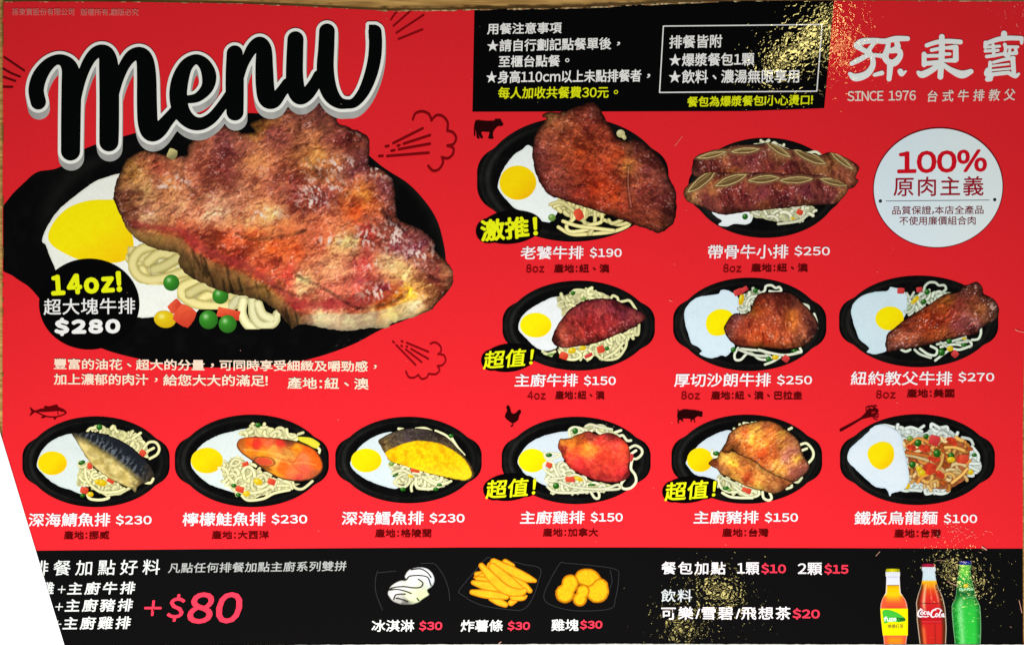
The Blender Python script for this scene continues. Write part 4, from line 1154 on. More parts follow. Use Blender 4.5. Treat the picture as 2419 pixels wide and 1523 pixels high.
# H: cod
zH = zG
H_ = dish(965, 1086, 173, 102, 'black hot plate picture with a bright yellow cod fillet with grey skin', zH, 40)
egg_white(H_, 4, zH, [(1118, 610), (1140, 540), (1220, 430), (1340, 352), (1500, 310), (1560, 400), (1500, 600), (1560, 800), (1520, 828), (1420, 806), (1280, 752), (1175, 685)], 40, (220, 234, 236), (184, 204, 208))
yolk(H_, 5, *zH([(1265, 570)])[0], 36, 28, 0, 40, hot=(255, 230, 8), dark=(250, 196, 6))
noodles(H_, 5, zH, [[(1480, 590), (1600, 610), (1750, 665), (2000, 730), (2050, 750), (1950, 800), (1800, 830), (1680, 790), (1560, 790), (1500, 680)]], [[(1520, 780), (1560, 720), (1640, 690), (1665, 750), (1620, 810), (1550, 800), (1520, 760)], [(1560, 280), (1600, 285)], [(1720, 280), (1800, 275), (1860, 300)], [(1900, 300), (1990, 340), (2060, 400), (2090, 440)], [(2050, 370), (2100, 450), (2160, 520)],
        [(1680, 850), (1680, 800), (1740, 730), (1820, 720)], [(1720, 730), (1720, 800), (1780, 830), (1900, 820), (2040, 760)], [(1500, 690), (1600, 660), (1700, 720)], [(1780, 720), (1900, 790), (2020, 770)]], 40, 3.2, 46, 14, base=(246, 244, 196), rim=(190, 190, 126))
vegs(H_, 6, zH, [('pea', 1600, 834, 26, 18), ('pea', 1900, 832, 24, 18), ('pea', 1935, 795, 26, 14), ('pea', 2040, 345, 24, 18), ('pea', 1530, 705, 30, 12, -30), ('carrot_cube', 1715, 660, 36, 16, 10), ('corn_kernel', 1670, 715, 28, 14, 20), ('leek', 1495, 600, 26, 22)])


def codskin(gx, gy, d, col):
    fl = cat(zH([(1438, 500), (1540, 440), (1650, 402), (1780, 388), (1950, 418), (2080, 488), (2165, 560), (2215, 640), (2232, 705), (2175, 750), (2050, 735), (1900, 702), (1750, 665), (1600, 615), (1480, 572)]))
    f = sdpoly(gx, gy, fl) + 1.0 * fbm(gx, gy, 7, 2, 91)
    yc = mix((255, 212, 14), (240, 176, 10), smooth(-.1, .5, fbm(gx, gy, 14, 3, 92)))
    yc = mix(yc, (255, 226, 40), smooth(zH([(0, 560)])[0][1], zH([(0, 700)])[0][1], gy) * .7)
    yc = yc * (1 + .12 * fbm(gx, gy, 4, 2, 93))[..., None]
    yc = mix(yc, (150, 110, 30), .5 * (1 - smooth(0, 3, f)))
    return d, mix(col, yc, smooth(-.8, .8, f))


meat('cod_fillet', H_, 8, zH, [(1372, 390), (1430, 350), (1500, 318), (1600, 284), (1750, 278), (1890, 305), (2010, 368), (2110, 468), (2185, 550), (2238, 640), (2252, 712), (2185, 758), (2050, 740), (1900, 704), (1750, 664), (1600, 614), (1480, 575), (1435, 510), (1400, 445)],
     [(1430, 420, (116, 96, 62)), (1420, 460, (130, 108, 66)), (1550, 360, (90, 80, 66)), (1700, 320, (78, 70, 66)), (1850, 340, (72, 64, 58)), (2000, 420, (82, 70, 56)), (2120, 520, (70, 60, 44)), (2230, 690, (96, 80, 50)), (1650, 390, (96, 78, 84))], 40, 1.2, 1.0, 0.25, 4, 20, 1.3, 0.16, 0.35, 3, 1.1, 5, (170, 160, 130), post=codskin, warm=(1, 1, 1), rnd=0.1)

# I: chicken
zI = Zm(1120, 940, 440 / 1853)
I_ = dish(1361, 1087, 176, 103, 'black hot plate picture with a red orange grilled chicken fillet', zI, 41)
egg_white(I_, 4, zI, [(432, 630), (468, 540), (560, 440), (700, 372), (900, 330), (960, 360), (900, 600), (760, 850), (700, 862), (630, 830), (520, 765), (465, 700)], 41, (218, 232, 240), (184, 204, 214))
yolk(I_, 5, *zI([(578, 620)])[0], 33, 28, 0, 41, hot=(255, 238, 6), dark=(250, 210, 4))
noodles(I_, 5, zI, [[(930, 400), (960, 310), (1040, 290), (1150, 260), (1360, 300), (1480, 380), (1400, 380), (1200, 340), (1050, 380)], [(700, 720), (800, 640), (880, 640), (960, 720), (1100, 790), (1350, 850), (1420, 880), (1200, 930), (900, 950), (740, 910)]],
        [[(955, 380), (945, 320), (990, 290), (1060, 300), (1090, 320)], [(1110, 280), (1160, 262), (1260, 290), (1370, 310)], [(1400, 340), (1460, 320)], [(1440, 380), (1480, 370), (1520, 420), (1560, 420)], [(1540, 500), (1600, 470), (1660, 500), (1670, 550), (1620, 600), (1560, 600)], [(1550, 560), (1610, 520)], [(1570, 620), (1560, 700), (1600, 760), (1610, 830), (1560, 890), (1490, 900), (1460, 860), (1500, 800)],
         [(700, 540), (710, 590), (780, 600), (860, 560), (740, 545)], [(820, 790), (720, 730), (690, 670), (720, 640), (780, 640), (800, 700), (840, 780)], [(760, 800), (900, 790), (1000, 760), (1080, 800), (1100, 860), (1040, 900)], [(730, 880), (800, 930), (950, 940), (1130, 930), (1210, 920)], [(1160, 930), (1200, 990), (1240, 990), (1240, 940), (1200, 900)], [(850, 830), (980, 880), (1150, 900), (1300, 900), (1430, 860), (1440, 900), (1300, 910)]],
        41, 3.1, 56, 14, base=(248, 248, 212), rim=(190, 194, 138), fill=(210, 210, 154))
vegs(I_, 6, zI, [('pea', 1005, 325, 30), ('pea', 745, 565, 32, 20), ('carrot_cube', 745, 665, 28, 24, 20), ('pea', 815, 870, 32), ('carrot_cube', 955, 808, 44, 22, 0), ('corn_kernel', 1040, 800, 50, 22, 25), ('pea', 1170, 860, 40, 12), ('pepper_cube', 1555, 590, 24, 40, 10)])
meat('chicken_fillet', I_, 8, zI, [(833, 490), (848, 415), (900, 405), (960, 400), (1000, 375), (1130, 330), (1230, 362), (1340, 343), (1450, 388), (1525, 455), (1552, 540), (1545, 620), (1535, 690), (1550, 760), (1480, 822), (1350, 835), (1200, 812), (1080, 762), (960, 700), (890, 605), (858, 535)],
     [(860, 480, (150, 60, 44)), (880, 430, (214, 150, 60)), (960, 440, (226, 150, 56)), (1060, 420, (170, 96, 44)), (1150, 360, (150, 70, 56)), (1100, 500, (236, 150, 52)), (1180, 520, (240, 140, 60)), (1000, 540, (224, 100, 52)), (950, 600, (214, 80, 60)), (1250, 420, (224, 80, 66)), (1350, 370, (150, 60, 56)), (1400, 460, (230, 86, 74)),
      (1500, 500, (226, 96, 62)), (1450, 600, (234, 90, 66)), (1300, 560, (234, 96, 66)), (1200, 640, (230, 90, 70)), (1050, 660, (220, 70, 66)), (1100, 740, (190, 60, 60)), (1350, 700, (234, 92, 76)), (1480, 740, (214, 70, 70)), (1300, 800, (180, 60, 58)), (1530, 780, (130, 50, 50)), (1540, 560, (180, 70, 50))],
     41, 1.3, 1.4, 0.13, 5.5, 40, 1.6, 0.2, 0.4, 4, 0.95, 7, (250, 190, 160), tex=0.6, bright=1.1, warm=(1.04, 0.92, 0.94), rnd=0.16)

# J: pork
zJ = Zm(1540, 940, 430 / 1811)
J_ = dish(1764, 1084, 178, 105, 'black hot plate picture with two golden pork cutlets', zJ, 42)
egg_white(J_, 4, zJ, [(338, 640), (380, 560), (480, 450), (600, 372), (770, 318), (820, 400), (720, 600), (660, 805), (600, 800), (520, 780), (430, 760), (365, 690)], 42, (218, 232, 240), (184, 204, 214))
yolk(J_, 5, *zJ([(478, 612)])[0], 30.5, 28.5, 0, 42, hot=(255, 224, 6), dark=(248, 186, 6))
noodles(J_, 5, zJ, [[(640, 770), (760, 800), (900, 860), (1050, 920), (1060, 960), (900, 960), (760, 930), (660, 870)], [(820, 300), (900, 260), (1000, 230), (1080, 230), (900, 300)]],
        [[(600, 520), (600, 570), (650, 580), (690, 540)], [(1480, 460), (1540, 450), (1600, 520), (1600, 590), (1550, 650)], [(1490, 520), (1540, 500)], [(1360, 310), (1390, 295)], [(660, 800), (680, 880), (760, 930), (860, 930)], [(780, 830), (880, 930), (980, 980), (1060, 960), (1050, 900), (960, 880)], [(1100, 930), (1110, 990), (1160, 1015), (1190, 990), (1170, 940)], [(700, 940), (780, 980), (900, 990), (1000, 990)], [(1380, 850), (1390, 880), (1340, 900)],
         [(1400, 820), (1450, 835), (1490, 790)], [(700, 790), (820, 850), (940, 940)]], 42, 3.1, 40, 14, base=(242, 244, 202), rim=(182, 184, 126), fill=(204, 204, 144))
vegs(J_, 6, zJ, [('pea', 640, 550, 34, 22), ('pea', 735, 895, 34, 20), ('carrot_cube', 940, 915, 42, 20, 20), ('leek', 770, 915, 26, 14)])
pt, po, pm, pd = (206, 152, 78), (194, 104, 54), (166, 108, 104), (126, 76, 44)
meat('pork_cutlet', J_, 8, zJ, [(563, 655), (600, 610), (650, 590), (700, 510), (900, 560), (1100, 650), (1330, 770), (1400, 830), (1340, 890), (1225, 948), (1100, 922), (950, 880), (800, 805), (680, 745), (640, 700)],
     [(600, 655, (130, 70, 44)), (680, 710, (176, 120, 80)), (720, 620, pt), (800, 650, (226, 176, 70)), (900, 640, (160, 100, 60)), (900, 720, (200, 130, 70)), (960, 780, (166, 70, 40)), (1050, 760, (200, 140, 80)), (1100, 700, (150, 112, 66)), (1200, 780, (170, 120, 76)), (1150, 860, (196, 140, 86)), (1250, 900, (180, 130, 90)), (1320, 820, (140, 84, 54)), (850, 780, pt), (1050, 880, pt)],
     42, 1.3, 1.6, 0.18, 6, 30, 1.5, 0.26, 0.45, 4, 1.0, 6, (244, 214, 170), label='lower golden pork cutlet', tex=0.8, bright=1.14, warm=(1.03, 1, 0.9), rnd=0.2)
meat('pork_cutlet', J_, 9, zJ, [(690, 520), (735, 440), (760, 360), (830, 300), (900, 262), (1000, 242), (1100, 220), (1220, 240), (1310, 300), (1400, 362), (1465, 440), (1500, 560), (1562, 660), (1540, 735), (1470, 795), (1400, 835), (1300, 800), (1150, 730), (1000, 622), (860, 560), (800, 510), (760, 545)],
     [(730, 500, pd), (780, 420, (150, 90, 56)), (820, 500, (120, 70, 40)), (860, 380, pt), (920, 340, po), (1000, 400, (230, 170, 74)), (960, 480, po), (1060, 300, pt), (1150, 270, (170, 100, 70)), (1200, 330, po), (1300, 360, pt), (1120, 450, (222, 140, 66)), (1100, 560, (196, 84, 44)), (1200, 560, (214, 130, 70)), (1300, 480, pt), (1400, 420, (196, 130, 100)),
      (1400, 520, pm), (1340, 580, pm), (1450, 620, pt), (1250, 660, (220, 170, 90)), (1480, 700, pm), (1400, 740, (180, 120, 110)), (1520, 680, (150, 90, 84)), (1300, 740, pt), (1050, 600, po)], 43, 1.3, 1.6, 0.18, 6.5, -40, 1.8, 0.3, 0.5, 5, 1.0, 6, (248, 224, 200), label='upper golden pork cutlet', tex=0.8, bright=1.14, warm=(1.03, 1, 0.9), rnd=0.2)

# K: udon
zK = Zm(1940, 940, 479 / 2017)
K_ = dish(2167, 1085, 183, 107, 'black hot plate picture with saucy udon noodles and a round fried egg', zK, 44)
noodles(K_, 4, zK, [[(560, 270), (700, 262), (850, 290), (1000, 330), (1150, 270), (1260, 290), (1400, 390), (1560, 560), (1570, 700), (1490, 780), (1270, 900), (1200, 940), (1000, 920), (860, 920), (800, 600), (700, 400)]],
        [[(570, 275), (640, 270), (720, 290)], [(940, 330), (1020, 275)], [(1090, 290), (1100, 255), (1180, 300)], [(1200, 290), (1250, 285), (1260, 320)], [(1400, 390), (1480, 410), (1510, 460)], [(1500, 480), (1560, 560), (1560, 620)], [(1480, 650), (1570, 650)], [(1470, 680), (1560, 720)], [(1500, 740), (1510, 770), (1470, 770)], [(1240, 870), (1330, 830)], [(1260, 860), (1270, 920), (1200, 950), (1120, 940)], [(1030, 900), (1040, 950), (1100, 940)], [(790, 910), (860, 920), (960, 880)], [(880, 910), (990, 920)], [(840, 300), (900, 290), (1000, 330)]],
        44, 3.4, 100, 15, base=(232, 242, 234), rim=(176, 192, 180), fill=(204, 218, 210))
noodles(K_, 5, zK, [[(850, 400), (960, 385), (1120, 400), (1220, 400), (1400, 400), (1480, 480), (1480, 600), (1470, 760), (1420, 830), (1260, 910), (1100, 910), (1000, 860), (870, 800), (850, 620), (820, 500)]],
        [[(820, 560), (930, 580), (1060, 620)], [(850, 540), (980, 560), (1130, 590)], [(1190, 470), (1220, 560), (1180, 650), (1060, 700)], [(1130, 740), (1190, 650), (1210, 560)], [(960, 840), (990, 790), (1060, 760)], [(1100, 880), (1090, 840), (1150, 820), (1160, 870)], [(850, 480), (960, 400), (1060, 440)], [(1300, 840), (1400, 760), (1450, 700)], [(1230, 490), (1330, 490), (1420, 520)]],
        45, 3.6, 90, 17, rim=(176, 110, 58), fill=(164, 92, 50), base=(236, 178, 96), tone=[(240, 190, 100), (226, 150, 66), (246, 210, 136), (206, 110, 44), (190, 90, 36), (248, 222, 156)], name='sauced_noodles')
for x_, y_, rx, ry, dg in ((900, 495, 46, 30, 10), (1030, 500, 60, 40, 20), (1120, 610, 60, 26, 10), (1080, 700, 66, 60, 10), (1180, 760, 60, 30, 30), (1300, 430, 60, 34, 35), (1400, 610, 56, 44, 0)):
    g0 = zK([(x_, y_)])[0]
    gx, gy = grid(g0[0] - 20, g0[1] - 20, g0[0] + 20, g0[1] + 20, 1.1)
    d = sdell(gx, gy, *g0, rx * zK.s, ry * zK.s, dg) + 3.0 * fbm(gx, gy, 6, 3, int(x_))
    emit('tomato_sauce', K_, gx, gy, d, np.clip(np.array((206, 62, 36)) * (1 + .3 * fbm(gx, gy, 6, 3, int(y_)))[..., None], 0, 255), 6 + x_ * 1e-4)
vegs(K_, 7, zK, [('pepper_cube', 1125, 420, 48, 44, 20), ('pea', 960, 445, 36), ('pea', 1150, 548, 38), ('pea', 905, 660, 34), ('pea', 1290, 572, 32), ('pea', 1040, 380, 26), ('corn_kernel', 1290, 610, 42, 28), ('corn_kernel', 1000, 742, 36, 34), ('corn_kernel', 970, 700, 30), ('corn_kernel', 850, 872, 32), ('corn_kernel', 1485, 735, 28), ('pea', 1520, 565, 26, 18), ('leek', 880, 400, 30, 26), ('carrot_cube', 1420, 600, 40, 36, 0)])
egg_white(K_, 8, zK, [(258, 590), (285, 500), (370, 420), (470, 330), (490, 300), (580, 262), (700, 292), (800, 380), (812, 480), (850, 650), (872, 780), (842, 880), (780, 925), (700, 945), (682, 972), (640, 900), (540, 880), (440, 800), (340, 705), (280, 645)], 44, (230, 244, 252), (182, 210, 230))
q = zK([(458, 560), (490, 480), (590, 432), (680, 450), (722, 520), (712, 620), (650, 690), (580, 708), (500, 660)])
yolk(K_, 9, *q.mean(0), 31, 32, 0, 44, q, (255, 232, 8), (250, 190, 6))

# ------------------------------------------------------------------ value tags
GAIN[0] = 1.0
for cx, cy, rx, ry, s, x0, x1, ya, yb, h, bd, sk in [(1203, 845, 62, 33, '超值!', 1143, 1260, 851, 842, 43, 0.8, 0.12), (1203, 1150, 62, 32, '超值!', 1148.5, 1266, 1156, 1148, 44, 0.8, 0.1), (1626, 1156, 62, 31, '超值!', 1571, 1691, 1161, 1153, 44, 0.8, 0.1), (1207, 537, 74, 39, '激推!', 1135, 1270, 546, 534, 52, 1.9, -0.05)]:
    gx, gy = grid(cx - rx - 22, cy - ry - 22, cx + rx + 22, cy + ry + 22, 1.4)
    d = np.maximum(sdell(gx, gy, cx, cy, rx, ry, -6), sdstroke(gx, gy, [(x0 + 18, ya, h * .5 + 3), (x1 - h * .5, yb, h * .5 + 3)]))
    tg = emit('value_tag', menu, gx, gy, d, (6, 4, 4), 10, 'black tag with yellow handwritten praise %s' % {845: 'on the lens shaped steak plate', 1150: 'on the chicken plate', 1156: 'on the pork plate', 537: 'on the large brown steak plate'}[cy])
    text('lettering', tg, s, x0, x1, ya, yb, h, YEL, 12, bd, sk, ring=2, gap=0.35)

# ------------------------------------------------------------------ names, prices and origins
WH = (252, 244, 246)
NAMES = [('老饕牛排', 1230, 1378.5, 597.5, 31, '$190', 1393, 1468.5, 597, '8oz', 1242.7, 1285.7, 635, '產地:紐、澳', 1308, 1439.5, 635), ('帶骨牛小排', 1672, 1862, 595, 33, '$250', 1876, 1960, 593, '8oz', 1708, 1751, 634.5, '產地:紐、澳', 1773.5, 1908, 633),
         ('主廚牛排', 1216, 1365, 898, 31, '$150', 1379, 1454.6, 898.6, '4oz', 1245.7, 1289, 934.5, '產地:紐、澳', 1311, 1428, 933.5), ('厚切沙朗牛排', 1592.7, 1820.7, 897.5, 32, '$250', 1834.9, 1917.8, 897, '8oz', 1609, 1653, 934, '產地:紐、澳、巴拉圭', 1679, 1894.6, 934),
         ('紐約教父牛排', 2009.6, 2248.6, 893, 33, '$270', 2262.8, 2348, 890, '8oz', 2068.7, 2115, 932, '產地:美國', 2141, 2253.7, 929), ('深海鯖魚排', 68.4, 261, 1227, 32, '$230', 274, 358.6, 1227, None, 0, 0, 0, '產地:挪威', 151, 259, 1263.5),
         ('檸檬鮭魚排', 431.8, 627.5, 1225.5, 32, '$230', 641.7, 726, 1225, None, 0, 0, 0, '產地:大西洋', 500, 635.8, 1263), ('深海鱈魚排', 807.8, 1001, 1223, 32, '$230', 1014.6, 1097.5, 1222.7, None, 0, 0, 0, '產地:格陵蘭', 885.6, 1020, 1259),
         ('主廚雞排', 1229, 1381, 1221.4, 31, '$150', 1395, 1471, 1220.6, None, 0, 0, 0, '產地:加拿大', 1281.5, 1413, 1257), ('主廚豬排', 1638.5, 1791.6, 1221, 31, '$150', 1806, 1884.7, 1221, None, 0, 0, 0, '產地:台灣', 1705, 1815, 1257.6),
         ('鐵板烏龍麵', 2018, 2214, 1222.6, 32, '$100', 2228.6, 2307.6, 1224, None, 0, 0, 0, '產地:台灣', 2111, 2222, 1259.4)]
for nm, x0, x1, y, h, pr, p0, p1, py_, oz, o0, o1, oy, og, g0, g1, gy_ in NAMES:
    tl = 1.0 if y > 1000 or x0 < 2000 else 0.0
    text('dish_name', menu, nm, x0, x1, y, y - tl, h, WH, 10, 0.5, skew=0.05)
    text('price', menu, pr, p0, p1, py_, py_, 26, WH, 10, 0.6, gap=0.12)
    if oz:
        text('weight_note', menu, oz, o0, o1, oy, oy, 19, (132, 8, 14), 10, 0.3, gap=0.1)
    text('origin_note', menu, og, g0, g1, gy_, gy_, 20, DARKRED, 10, 0.45)

# ------------------------------------------------------------------ animal and fork signs
IC = (36, 3, 4)
zc = Zm(1120, 270, 80 / 1733)


def sign(name, outline, rgb, label, strokes_=(), st=0.8):
    strokes(name, menu, list(strokes_) or [[(*outline[0], .3), (*outline[1], .3)]], rgb, 10, st, label, outline if isinstance(outline, list) else [outline])


sign('cow_sign', [cat(zc([(30, 480), (60, 390), (130, 330), (300, 340), (560, 370), (950, 370), (1030, 360), (1060, 290), (1200, 270), (1370, 280), (1370, 340), (1430, 430), (1490, 530), (1470, 590), (1380, 620), (1230, 620), (1150, 690), (1030, 830), (980, 930), (960, 1050), (970, 1180), (1000, 1260), (870, 1270), (720, 1240), (760, 1100), (790, 970), (760, 920), (600, 915),
                          (430, 900), (370, 950), (400, 1080), (460, 1230), (350, 1240), (260, 1120), (210, 1050), (230, 1150), (290, 1260), (180, 1250), (130, 1180), (110, 1000), (90, 850), (70, 800), (60, 1000), (50, 1130), (0, 1120), (-10, 900), (0, 650)]), True, 3)], IC, 'black cow silhouette', [W(zc, [(500, 600), (600, 600)], 5)])
zf = Zm(60, 950, 120 / 2408)
sign('fish_sign', [zf([(200, 240), (330, 310), (400, 380), (480, 410), (560, 385), (740, 320), (900, 300), (930, 260), (880, 200), (1000, 190), (1140, 215), (1350, 160), (1490, 110), (1560, 190), (1610, 260), (1760, 310), (1880, 380), (1970, 480), (1940, 540), (1880, 500), (1850, 440), (1760, 460), (1700, 420), (1560, 405), (1300, 430), (1000, 450), (700, 455), (560, 460), (430, 490), (330, 580),
                       (190, 660), (260, 540), (310, 460), (270, 370)]), zf([(900, 640), (730, 745), (860, 750), (1000, 690)]), zf([(1350, 700), (1370, 820), (1430, 820), (1520, 690)])], (92, 2, 6), 'dark red fish sign',
     [W(zf, [(540, 470), (900, 640), (1200, 700), (1500, 690), (1800, 600), (1950, 510)], 0.95), W(zf, [(1560, 410), (1540, 500), (1580, 590)], 0.7)], 0.6)
zk = Zm(1180, 950, 70 / 1769)
sign('hen_sign', [cat(zk([(450, 220), (560, 215), (620, 330), (670, 480), (690, 600), (760, 680), (880, 690), (1010, 610), (1100, 500), (1220, 460), (1280, 540), (1270, 640), (1200, 740), (1150, 900), (1130, 1020), (1000, 1150), (850, 1230), (820, 1250), (830, 1370), (720, 1460), (640, 1410), (760, 1370), (765, 1250), (700, 1220), (560, 1110), (400, 980), (320, 850), (350, 720), (430, 560), (450, 430), (400, 310)]), True, 3)], IC, 'black hen silhouette',
     [W(zk, [(700, 900), (800, 900)], 4)])
zp = Zm(1590, 955, 80 / 2408)
sign('pig_sign', [zp([(300, 600), (430, 480), (580, 420), (700, 370), (900, 355), (1100, 385), (1450, 410), (1700, 450), (1900, 500), (2020, 510), (2110, 580), (2060, 710), (2100, 850), (1980, 880), (1740, 830), (1600, 920), (1530, 1020), (1520, 1130), (1590, 1280), (1520, 1280), (1430, 1080), (1390, 1050), (1330, 1100), (1310, 1260), (1240, 1250), (1240, 1100), (1210, 1020), (1000, 1000), (770, 990),
                      (660, 1060), (680, 1130), (750, 1250), (680, 1240), (560, 1110), (490, 1080), (400, 1160), (400, 1240), (430, 1330), (310, 1340), (310, 1150), (320, 1000), (275, 850)])], IC, 'black pig silhouette', [W(zp, [(430, 490), (300, 470), (360, 400), (330, 350)], 0.7)])
zo = Zm(1975, 950, 110 / 2223)
strokes('fork_sign', menu, [zo([(215, 1325, 66), (700, 1060, 56), (1150, 800, 46), (1330, 690, 84), (1470, 610, 130), (1540, 570, 140)]), W(zo, [(1450, 450), (1600, 400), (1800, 320)], 1.3), W(zo, [(1520, 520), (1700, 450), (1880, 390)], 1.3), W(zo, [(1600, 620), (1760, 560), (1920, 480)], 1.3), W(zo, [(1600, 690), (1780, 640), (1930, 570)], 1.3),
                            W(zo, [(1430, 420), (1415, 270), (1500, 215), (1600, 200), (1750, 205), (1880, 300), (2010, 410), (1910, 420)], .95), W(zo, [(1560, 330), (1570, 240), (1700, 180), (1860, 320), (1960, 470), (2000, 640), (1975, 710), (1800, 670)], .95), W(zo, [(1780, 190), (1830, 150), (1930, 195)], .9), W(zo, [(1740, 720), (1850, 800), (1950, 830)], .9), W(zo, [(1480, 380), (1640, 330), (1800, 350), (1900, 430)], .9)],
        (70, 2, 6), 10, 0.7, 'dark red fork with twirled noodles')

# ------------------------------------------------------------------ footer strip
foot = poly('footer_strip', menu, [(6, 1302), (100, 1299.5), (500, 1296), (860, 1293.5), (1100, 1292), (1520, 1292), (2060, 1294), (2300, 1294.6), (2416, 1294.6), (2416.8, 1526.8), (1900, 1525.8), (1400, 1525.8), (800, 1525.8), (300, 1526.8), (6, 1526.8)], (13, 12, 12), 1, 'black strip along the bottom with extras and drinks')  # ink lifted towards grey: reflected ceiling haze put into the colour
fz = Zm(0, 1280, 860 / 2408)
FW = (232, 238, 232)
FR = (246, 58, 82)
for s, a, b, y0, y1, h, c, bd, sk, tr in [('排餐加點好料', 74, 378.5, 1341, 1338, 36, FW, 0.3, 0.08, 0.22), ('凡點任何排餐加點主廚系列雙拼', 398, 818.5, 1340.5, 1335.5, 24, (176, 180, 176), 0.3, 0.1, 0.02), ('雞', 98, 128, 1389, 1388, 30, FW, 0.6, 0.12, 0), ('+', 137, 155, 1391, 1391, 18, FW, 0.3, 0.12, 0),
                                           ('主廚牛排', 160.7, 319.6, 1389, 1387, 30.5, FW, 0.6, 0.16, 0.12), ('+', 131, 149, 1432, 1432, 18, FW, 0.3, 0.12, 0), ('主廚豬排', 155, 314, 1429, 1427.5, 31, FW, 0.6, 0.16, 0.12), ('+', 127, 145, 1473, 1473, 18, FW, 0.3, 0.12, 0), ('主廚雞排', 150, 309, 1471, 1469, 31, FW, 0.6, 0.16, 0.12),
                                           ('+', 341, 382, 1435, 1435, 37, FR, 1.2, 0.1, 0), ('$', 397, 436, 1434.5, 1434.5, 65, FR, 1.4, 0.18, 0), ('80', 445.7, 572, 1435, 1434, 74, FR, 2.3, 0.18, 0),
                                           ('冰淇淋', 878, 979, 1477, 1476.5, 28, FW, 0.5, 0.05, 0), ('$30', 990, 1044.8, 1477, 1477, 25, FR, 0.8, 0.06, 0), ('炸薯條', 1088.6, 1188, 1477, 1476.5, 28, FW, 0.5, 0.05, 0), ('$30', 1199, 1252, 1477, 1477, 24, FR, 0.8, 0.06, 0), ('雞塊', 1302.4, 1366.8, 1475, 1475, 28, FW, 0.5, 0.02, 0), ('$30', 1370, 1423, 1474.5, 1474, 24, FR, 0.8, 0.04, 0),
                                           ('餐包加點', 1562.6, 1714, 1340.5, 1341, 30, WH, 0.5, 0.02, 0.08), ('1顆', 1741, 1793.6, 1341.5, 1341.5, 29, WH, 0.5, 0, 0), ('$10', 1798, 1856.5, 1342, 1342.4, 27, FR, 0.9, 0, 0), ('2顆', 1884.5, 1942, 1342.5, 1342.5, 29, WH, 0.5, 0, 0), ('$15', 1947, 2004, 1343, 1343.5, 27, FR, 0.9, 0, 0),
                                           ('飲料', 1561.5, 1635, 1405.6, 1405.6, 30, (206, 214, 214), 0.4, 0.02, 0.08), ('可樂/雪碧/飛想茶', 1562, 1867.7, 1447, 1447, 31, WH, 0.5, 0, 0.08), ('$20', 1872, 1936.5, 1448.5, 1449, 27, FR, 0.9, 0, 0)]:
    text('lettering', foot, s, a, b, y0, y1, h, c, 4, bd, sk, track=tr, ring=2 if bd > 2 else 1)

GAIN[0] = 0.88
# ---- side dishes
zb = Zm(840, 1280, 660 / 2408)


def bowl(lines, label):
    o = strokes('glass_bowl', menu, [W(zb, l, 0.75) for l in lines], (50, 53, 56), 4, 0.9, label)
    return o


b1 = bowl([[(190, 245), (170, 330), (178, 440), (232, 582)], [(560, 182), (645, 180), (690, 192), (760, 290), (800, 400), (812, 500)], [(195, 262), (350, 246)]], 'clear bowl of white ice cream with chocolate sauce')
ctr = [(500, 280, (226, 228, 226)), (600, 260, (236, 238, 240)), (650, 330, (206, 212, 214)), (350, 400, (228, 230, 222)), (450, 380, (214, 220, 206)), (560, 440, (206, 222, 160)), (480, 470, (214, 226, 176)), (380, 500, (176, 176, 170)), (430, 530, (110, 110, 104)), (580, 380, (190, 200, 180)), (300, 440, (210, 210, 206))]


def drizzle(gx, gy, d, col):
    for pth in ([(440, 320), (470, 290), (560, 285), (620, 300), (640, 340)], [(480, 235), (560, 228), (620, 260), (650, 300)], [(540, 315), (580, 350), (560, 385), (500, 390), (420, 380)], [(300, 400), (340, 385), (420, 380)], [(285, 410), (360, 405), (430, 420), (480, 440)], [(330, 490), (350, 450), (430, 445)], [(350, 480), (400, 490), (450, 510)], [(640, 340), (650, 370)], [(530, 480), (545, 500)]):
        s = sdstroke(gx, gy, W(zb, pth, 1.5))
        col = mix(col, (26, 22, 16), 0.95 * smooth(-0.8, 0.6, s))
    return d, col


